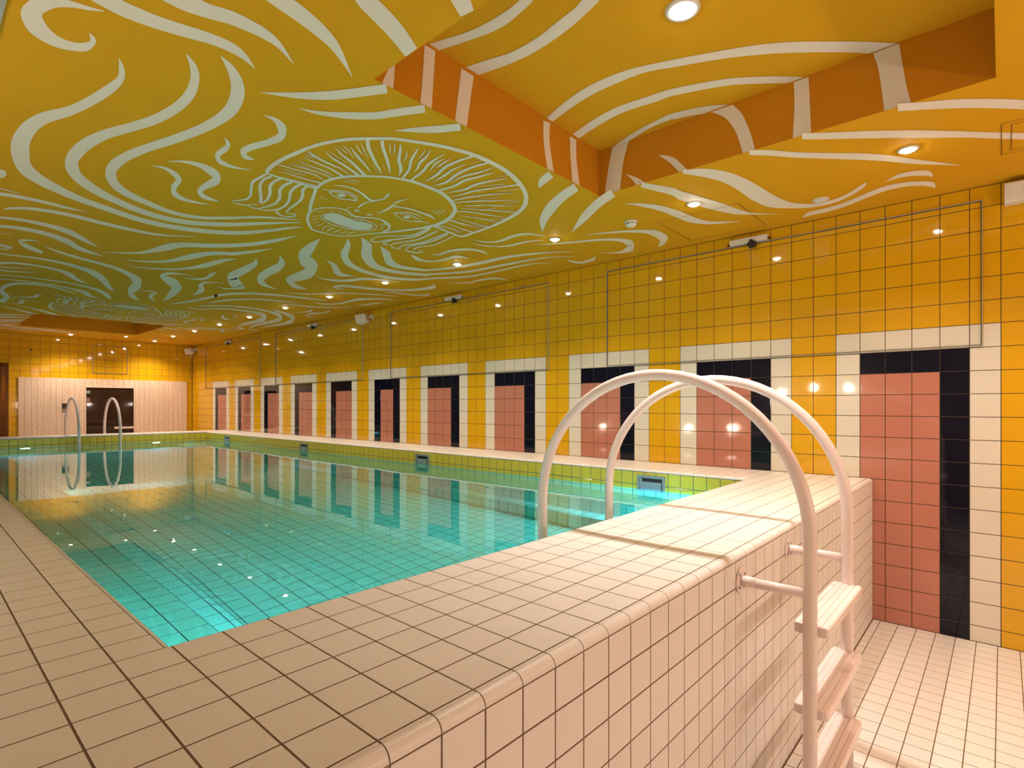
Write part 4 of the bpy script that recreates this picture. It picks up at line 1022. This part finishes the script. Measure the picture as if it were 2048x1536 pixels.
def pool_ladder(cyy, flip, label):
    """flip = 1: outside towards -y (near end); -1: outside towards +y"""
    root = tag(empty('pool_ladder', (-2.326, cyy, 0)), label, 'ladder', 'arched pool ladders')
    Rr, zs = 0.551, 1.071
    yo, yi = -Rr * flip, Rr * flip
    for x in (-0.283, 0.283):
        pts = [(x, yo, 0.004), (x, yo, 0.35), (x, yo, 0.75)]
        for i in range(0, 33):
            q = math.pi * i / 32
            pts.append((x, -Rr * flip * math.cos(q), zs + Rr * math.sin(q)))
        pts += [(x, yi, 0.75), (x, yi, 0.45), (x, yi, 0.16)]
        mb = MB(); mb.tube(pts, LR, 20)
        o = fix_normals(mb.build('rail', M_PINKMET, root))
        # foot disc
        mb = MB(); mb.lathe([(0.045, 0.0), (0.045, 0.006), (0.024, 0.012)], 24)
        link('foot', mb.mesh('foot', M_PINKMET), o, (x, yo, 0.001))
        # stand-off to the pool wall
        yw = (Y_FACE - cyy) if flip == 1 else (Y_FAR2 - cyy)
        mb = MB(); mb.tube([(x, yo, 0.893), (x, yw - 0.012 * flip, 0.893)], 0.0165, 16)
        mb.tube([(x, yw - 0.055 * flip, 0.893), (x, yw - 0.004 * flip, 0.893)], 0.0185, 16)
        s = fix_normals(mb.build('standoff', M_PINKMET, root))
        mb = MB(); mb.tube([(x, yw, 0.893), (x, yw - 0.006 * flip, 0.893)], 0.044, 28)
        fl = fix_normals(mb.build('flange', M_PINKMET, s))
        for a in (0.6, 2.2, 3.8, 5.4):
            mb = MB(); mb.tube([(x + .031 * math.cos(a), yw - .005 * flip, .893 + .031 * math.sin(a)), (x + .031 * math.cos(a), yw - .009 * flip, .893 + .031 * math.sin(a))], 0.0055, 10)
            link('screw', mb.mesh('screw', M_STEELD), s)
    for z in (0.793, 0.529, 0.265):
        tread_mesh(-0.284, 0.284, yo - 0.052, yo + 0.052, z).build('tread', M_PINKMET, root)
    for z in (0.60, 0.32):
        tread_mesh(-0.284, 0.284, yi - 0.05, yi + 0.05, z).build('tread', M_PINKMET, root)
    return root


pool_ladder(1.0045, 1, 'large pale pink ladder with arched rails over the near pool rim')
pool_ladder(Y_FAR + (Y_IN - 1.0045), -1, 'small looking far pool ladder with arched rails in front of the sauna')

# ------------------------------------------------------------------ framed hatches and their openers on the right wall
HY = [(0.087, 2.844), (3.556, 6.356), (7.045, 9.865), (10.51, 13.30)]
HN = ['nearest, above the two largest pink doors', 'second from the viewer', 'third from the viewer', 'farthest, beside the end wall']
for i, (y0, y1) in enumerate(HY):
    z0, z1, d = 1.879, 2.800, 0.0042
    root = tag(empty('wall_hatch', (0, (y0 + y1) / 2, z0)), 'thin metal hatch frame on the yellow tiled wall, ' + HN[i], 'hatch', 'wall hatches')
    h = (y1 - y0) / 2
    for (nm, a, b, c, e2) in (('top_bar', -h, h, z1 - z0 - d, z1 - z0), ('bottom_bar', -h, h, 0, d), ('side_bar', -h, -h + d, d, z1 - z0 - d), ('side_bar', h - d, h, d, z1 - z0 - d)):
        mb = MB(); mb.box(-0.013, -0.0005, a, b, c, e2)
        mb.build(nm, M_FRAME, root)
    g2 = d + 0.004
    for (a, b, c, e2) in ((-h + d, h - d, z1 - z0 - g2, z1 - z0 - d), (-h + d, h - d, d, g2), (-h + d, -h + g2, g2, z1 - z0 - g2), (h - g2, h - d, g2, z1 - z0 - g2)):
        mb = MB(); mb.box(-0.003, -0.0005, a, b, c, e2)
        mb.build('shadow_strip', M_BPLAS, root)  # black strip stands in for the shade in the gap inside the frame
    yc = (1.482, 5.004, 8.463, 11.977)[i]
    root = tag(empty('hatch_opener', (0, yc, 2.80)), 'small white hatch opener with black clamp, ' + ['nearest the viewer', 'on the second hatch frame', 'on the third hatch frame', 'on the farthest hatch frame'][i], 'actuator', 'hatch openers')
    mb = MB(); mb.box(-0.040, -0.0005, -0.115, 0.175, 0.004, 0.048)
    b = mb.build('housing', M_WPLAS, root)
    bv = b.modifiers.new('bevel', 'BEVEL'); bv.width = 0.004; bv.segments = 2
    mb = MB(); mb.box(-0.052, -0.013, -0.028, 0.022, -0.035, 0.010); mb.box(-0.060, -0.05, -0.012, 0.012, -0.048, 0.022)
    mb.tube([(-0.045, -0.045, -0.012), (-0.045, 0.035, -0.012)], 0.008, 10)
    mb.build('clamp', M_BPLAS, root)
    mb = MB(); mb.tube([(-0.02, -0.115, 0.02), (-0.02, -0.14, 0.01)], 0.006, 8); mb.tube([(-0.02, 0.175, 0.02), (-0.02, 0.2, 0.01)], 0.006, 8)
    mb.build('bracket', M_BPLAS, root)

# ------------------------------------------------------------------ loudspeakers
for i, (y, lab) in enumerate(((6.80, 'white wall loudspeaker between two hatch frames'),
                              (13.86, 'white wall loudspeaker in the far corner'))):
    root = tag(empty('loudspeaker', (0, y, 2.785), 0.0), lab, 'speaker', 'wall loudspeakers')
    mb = MB()
    prof = [(-0.035, 0.060, 0.050), (-0.055, 0.075, 0.058), (-0.165, 0.098, 0.068), (-0.178, 0.092, 0.062)]
    rings = []
    for (x, a, b) in prof:
        rg = []
        for k in range(24):
            q = 2 * math.pi * k / 24
            c, s = math.cos(q), math.sin(q)
            p = 0.28
            rg.append((x, a * math.copysign(abs(c) ** p, c), b * math.copysign(abs(s) ** p, s)))
        rings.append(rg)
    mb.rings(rings, 0, False, True, True)
    bo = fix_normals(mb.build('cabinet', M_WPLAS, root))
    bo.rotation_euler = (0, -0.30, -1.0); bo.location = (-0.065, -0.02, -0.005)
    mb = MB(); mb.lathe([(0.050, 0.0), (0.050, 0.003), (0.012, 0.005), (0.001, 0.005)], 24)
    gr = link('grille', mb.mesh('grille', M_WPLAS), bo, (-0.178, 0, 0)); gr.rotation_euler = (0, -math.pi / 2, 0)
    for s in (-1, 1):
        mb = MB(); mb.tube([(-0.10, s * 0.083, 0), (-0.10, s * 0.094, 0)], 0.026, 20)
        mb.build('pivot', M_WPLAS, bo)
    mb = MB(); mb.tube([(-0.0005, 0, 0.0), (-0.008, 0, 0.0)], 0.035, 20); mb.tube([(-0.006, 0, 0), (-0.05, 0, 0)], 0.013, 12)
    mb.build('bracket', M_WPLAS, root)

# plain wall unit at the right picture edge
t = tag(empty('wall_unit', (0, -0.20, 2.79)), 'grey white box unit on the wall at the right picture edge', 'wall unit')
mb = MB(); mb.box(-0.085, -0.0005, -0.20, 0.185, -0.058, 0.062)
b = mb.build('housing', M_WPLAS, t); bv = b.modifiers.new('bevel', 'BEVEL'); bv.width = 0.006; bv.segments = 2
mb = MB(); mb.box(-0.0865, -0.085, -0.188, 0.173, -0.046, 0.050); mb.build('front_panel', M_WPLAS, t)
mb = MB(); mb.box(-0.088, -0.0864, -0.16, 0.10, -0.006, 0.000); mb.build('slot', M_FRAME, t)

# ------------------------------------------------------------------ skimmers in the right pool side
M_FLAP = mat('pale grey skimmer plastic', (0.30, 0.33, 0.33), 0.35)
SN = ['nearest, left of the near pool corner', 'second from the near end', 'third from the near end', 'farthest, near the far corner']
for i, y in enumerate((2.069, 4.926, 7.673, 10.531)):
    root = tag(empty('skimmer', (X_R, y, 0.80)), 'grey metal skimmer in the right pool side, ' + SN[i], 'skimmer', 'pool skimmers')
    w2, zt, zb = 0.120, 0.145, -0.060
    mb = MB(); d = 0.022
    mb.box(-0.010, 0.002, -w2, w2, zt - d, zt); mb.box(-0.010, 0.002, -w2, w2, zb, zb + d)
    mb.box(-0.010, 0.002, -w2, -w2 + d, zb + d, zt - d); mb.box(-0.010, 0.002, w2 - d, w2, zb + d, zt - d)
    fr = mb.build('frame', M_STEELD, root)
    for (a, b) in ((-w2 + d / 2, zt - d / 2), (w2 - d / 2, zt - d / 2)):
        mb = MB(); mb.tube([(-0.010, a, b), (-0.013, a, b)], 0.005, 10); mb.build('screw', M_STEEL, fr)
    mb = MB()
    mb.box(-0.006, -0.0005, -w2 + d, w2 - d, zb + d, zt - d)
    mb.build('throat', M_BPLAS, root)
    mb = MB(); mb.box(-0.0095, -0.006, -w2 + d + 0.01, w2 - d - 0.022, zb + d, zt - d - 0.030)
    mb.build('flap', M_FLAP, root)
    mb = MB(); mb.box(-0.0095, -0.006, w2 - d - 0.020, w2 - d - 0.004, zb + d, zt - d - 0.004)
    mb.build('guide', M_FLAP, root)

# ------------------------------------------------------------------ small ceiling fittings
t = tag(empty('smoke_detector', (-0.89, 2.079, ZC)), 'small white smoke detector on the painted ceiling', 'detector')
mb = MB(); mb.lathe([(0.050, 0.0), (0.050, -0.010), (0.044, -0.014)], 28); mb.build('base', M_WPLAS, t)
mb = MB(); mb.lathe([(0.040, -0.014), (0.040, -0.026), (0.030, -0.040), (0.012, -0.044), (0.001, -0.044)], 28); mb.build('head', M_WPLAS, t)
for k in range(8):
    q = 2 * math.pi * k / 8
    mb = MB(); mb.box(-.004, .004, -.002, .002, -0.024, -0.017)
    o = mb.build('slot', M_BPLAS, t); o.location = (0.0395 * math.cos(q), 0.0395 * math.sin(q), 0); o.rotation_euler = (0, 0, q + math.pi / 2)
t = tag(empty('ceiling_valve', (-0.428, 0.903, ZC)), 'flat round white vent disc on the ceiling near the wall', 'vent')
mb = MB(); mb.lathe([(0.050, 0.0), (0.050, -0.005), (0.042, -0.009), (0.040, -0.006)], 28); mb.build('rim', M_WPLAS, t)
mb = MB(); mb.lathe([(0.032, -0.004), (0.032, -0.013), (0.020, -0.016), (0.001, -0.016)], 28); mb.build('disc', M_WPLAS, t)
t = tag(empty('sensor', (-0.62, 10.7, ZC)), 'tiny round sensor on the far ceiling between two spotlights', 'detector')
mb = MB(); mb.lathe([(0.05, 0.0), (0.05, -0.012), (0.03, -0.035), (0.001, -0.037)], 20); mb.build('housing', M_WPLAS, t)

# ------------------------------------------------------------------ sauna front
sauna = tag(empty('sauna', (-1.6, Y_BACK, 0)), 'pale spruce board sauna front in the end wall with dark glass door', 'sauna')
SD0, SD1, SDZ = -2.036, -1.141, 1.904
yb = -0.030
n = 31; pw = (SX1 - SX0) / n
for i in range(n):
    x0, x1 = SX0 + pw * i + 1.6, SX0 + pw * (i + 1) + 1.6
    a0, a1 = SD0 + 1.6, SD1 + 1.6
    pieces = [(x0, x1, 0.0, SZ)]
    if x1 > a0 and x0 < a1:
        pieces = [(x0, x1, SDZ, SZ)]
        if x0 < a0: pieces.append((x0, a0, 0.0, SDZ))
        if x1 > a1: pieces.append((a1, x1, 0.0, SDZ))
    for (p, q, z0, z1) in pieces:
        if q - p < 0.006: continue
        mb = MB(); b_ = 0.0025
        mb.rings([[(p + .001, 0.006, z), (p + .001, yb + b_, z), (p + b_, yb, z), (q - b_, yb, z), (q - .001, yb + b_, z), (q - .001, 0.006, z)] for z in (z0, z1)], 0, False, True, False)
        mb.build('plank', M_WOOD, sauna)
mb = MB()
for (p, q, z0, z1) in ((SD0, SD0 + .03, 0, SDZ), (SD1 - .03, SD1, 0, SDZ), (SD0 + .03, SD1 - .03, SDZ - .03, SDZ)):
    mb.box(p + 1.6, q + 1.6, yb - .004, 0.01, z0, z1)
mb.build('door_frame', M_WOOD, sauna)
mb = MB(); mb.box(SD0 + 1.63, SD1 + 1.57, -0.014, -0.006, 0.01, SDZ - .03)
door = mb.build('door', M_GLASSD, sauna)
mb = MB(); mb.box(-1.531 + 1.6, -1.17 + 1.6, yb - 0.055, yb - 0.028, 1.002, 1.045)
mb.box(-1.50 + 1.6, -1.475 + 1.6, yb - 0.03, -0.012, 1.012, 1.036); mb.box(-1.225 + 1.6, -1.20 + 1.6, yb - 0.03, -0.012, 1.012, 1.036)
mb.build('handle', M_WOOD, door)
for z in (1.75, 0.25):
    mb = MB(); mb.box(SD0 + 1.632, SD0 + 1.70, -0.020, -0.013, z, z + 0.06); mb.build('hinge', M_STEELD, door)
# pictogram notice on the glass: pale square with a dark ring and stem
mb = MB(); mb.box(-2.0 + 1.6, -1.935 + 1.6, -0.016, -0.0135, 1.55, 1.66)
M_NOTICE = mat('faded brown notice', (0.20, 0.10, 0.06), 0.6)
nt_ = mb.build('notice', M_NOTICE, door)
mb = MB(); mb.tube([(-1.967 + 1.6 + .015 * math.cos(2 * math.pi * k / 16), -0.0168, 1.617 + .018 * math.sin(2 * math.pi * k / 16)) for k in range(16)], 0.003, 6, closed=True)
mb.box(-1.985 + 1.6, -1.979 + 1.6, -0.018, -0.016, 1.57, 1.635)
mb.build('pictogram', mat('pale print', (0.45, 0.30, 0.2), 0.6), nt_)
t = tag(empty('sauna_control', (-2.345, Y_BACK - 0.030, 1.485)), 'small black control box on the sauna boards left of the door', 'control box')
mb = MB(); mb.box(-0.052, 0.052, -0.035, -0.0005, -0.055, 0.055)
b = mb.build('housing', M_BPLAS, t); bv = b.modifiers.new('bevel', 'BEVEL'); bv.width = 0.005; bv.segments = 2
mb = MB(); mb.box(-0.036, 0.036, -0.0375, -0.035, -0.005, 0.04); mb.build('display', M_GLASSD, t)
for k in (-1, 0, 1):
    mb = MB(); mb.tube([(k * .022, -0.035, -0.03), (k * .022, -0.039, -0.03)], 0.007, 12); mb.build('button', M_STEELD, t)
# framed hatch above the sauna
root = tag(empty('wall_hatch', (-1.587, Y_BACK, 2.18)), 'small square hatch frame on the end wall above the sauna', 'hatch', 'wall hatches')
for (nm, a, b, c, e2) in (('top_bar', -.308, .308, .577, .583), ('bottom_bar', -.308, .308, 0, .006), ('side_bar', -.308, -.302, .006, .577), ('side_bar', .302, .308, .006, .577)):
    mb = MB(); mb.box(a, b, -0.012, -0.0005, c, e2); mb.build(nm, M_FRAME, root)
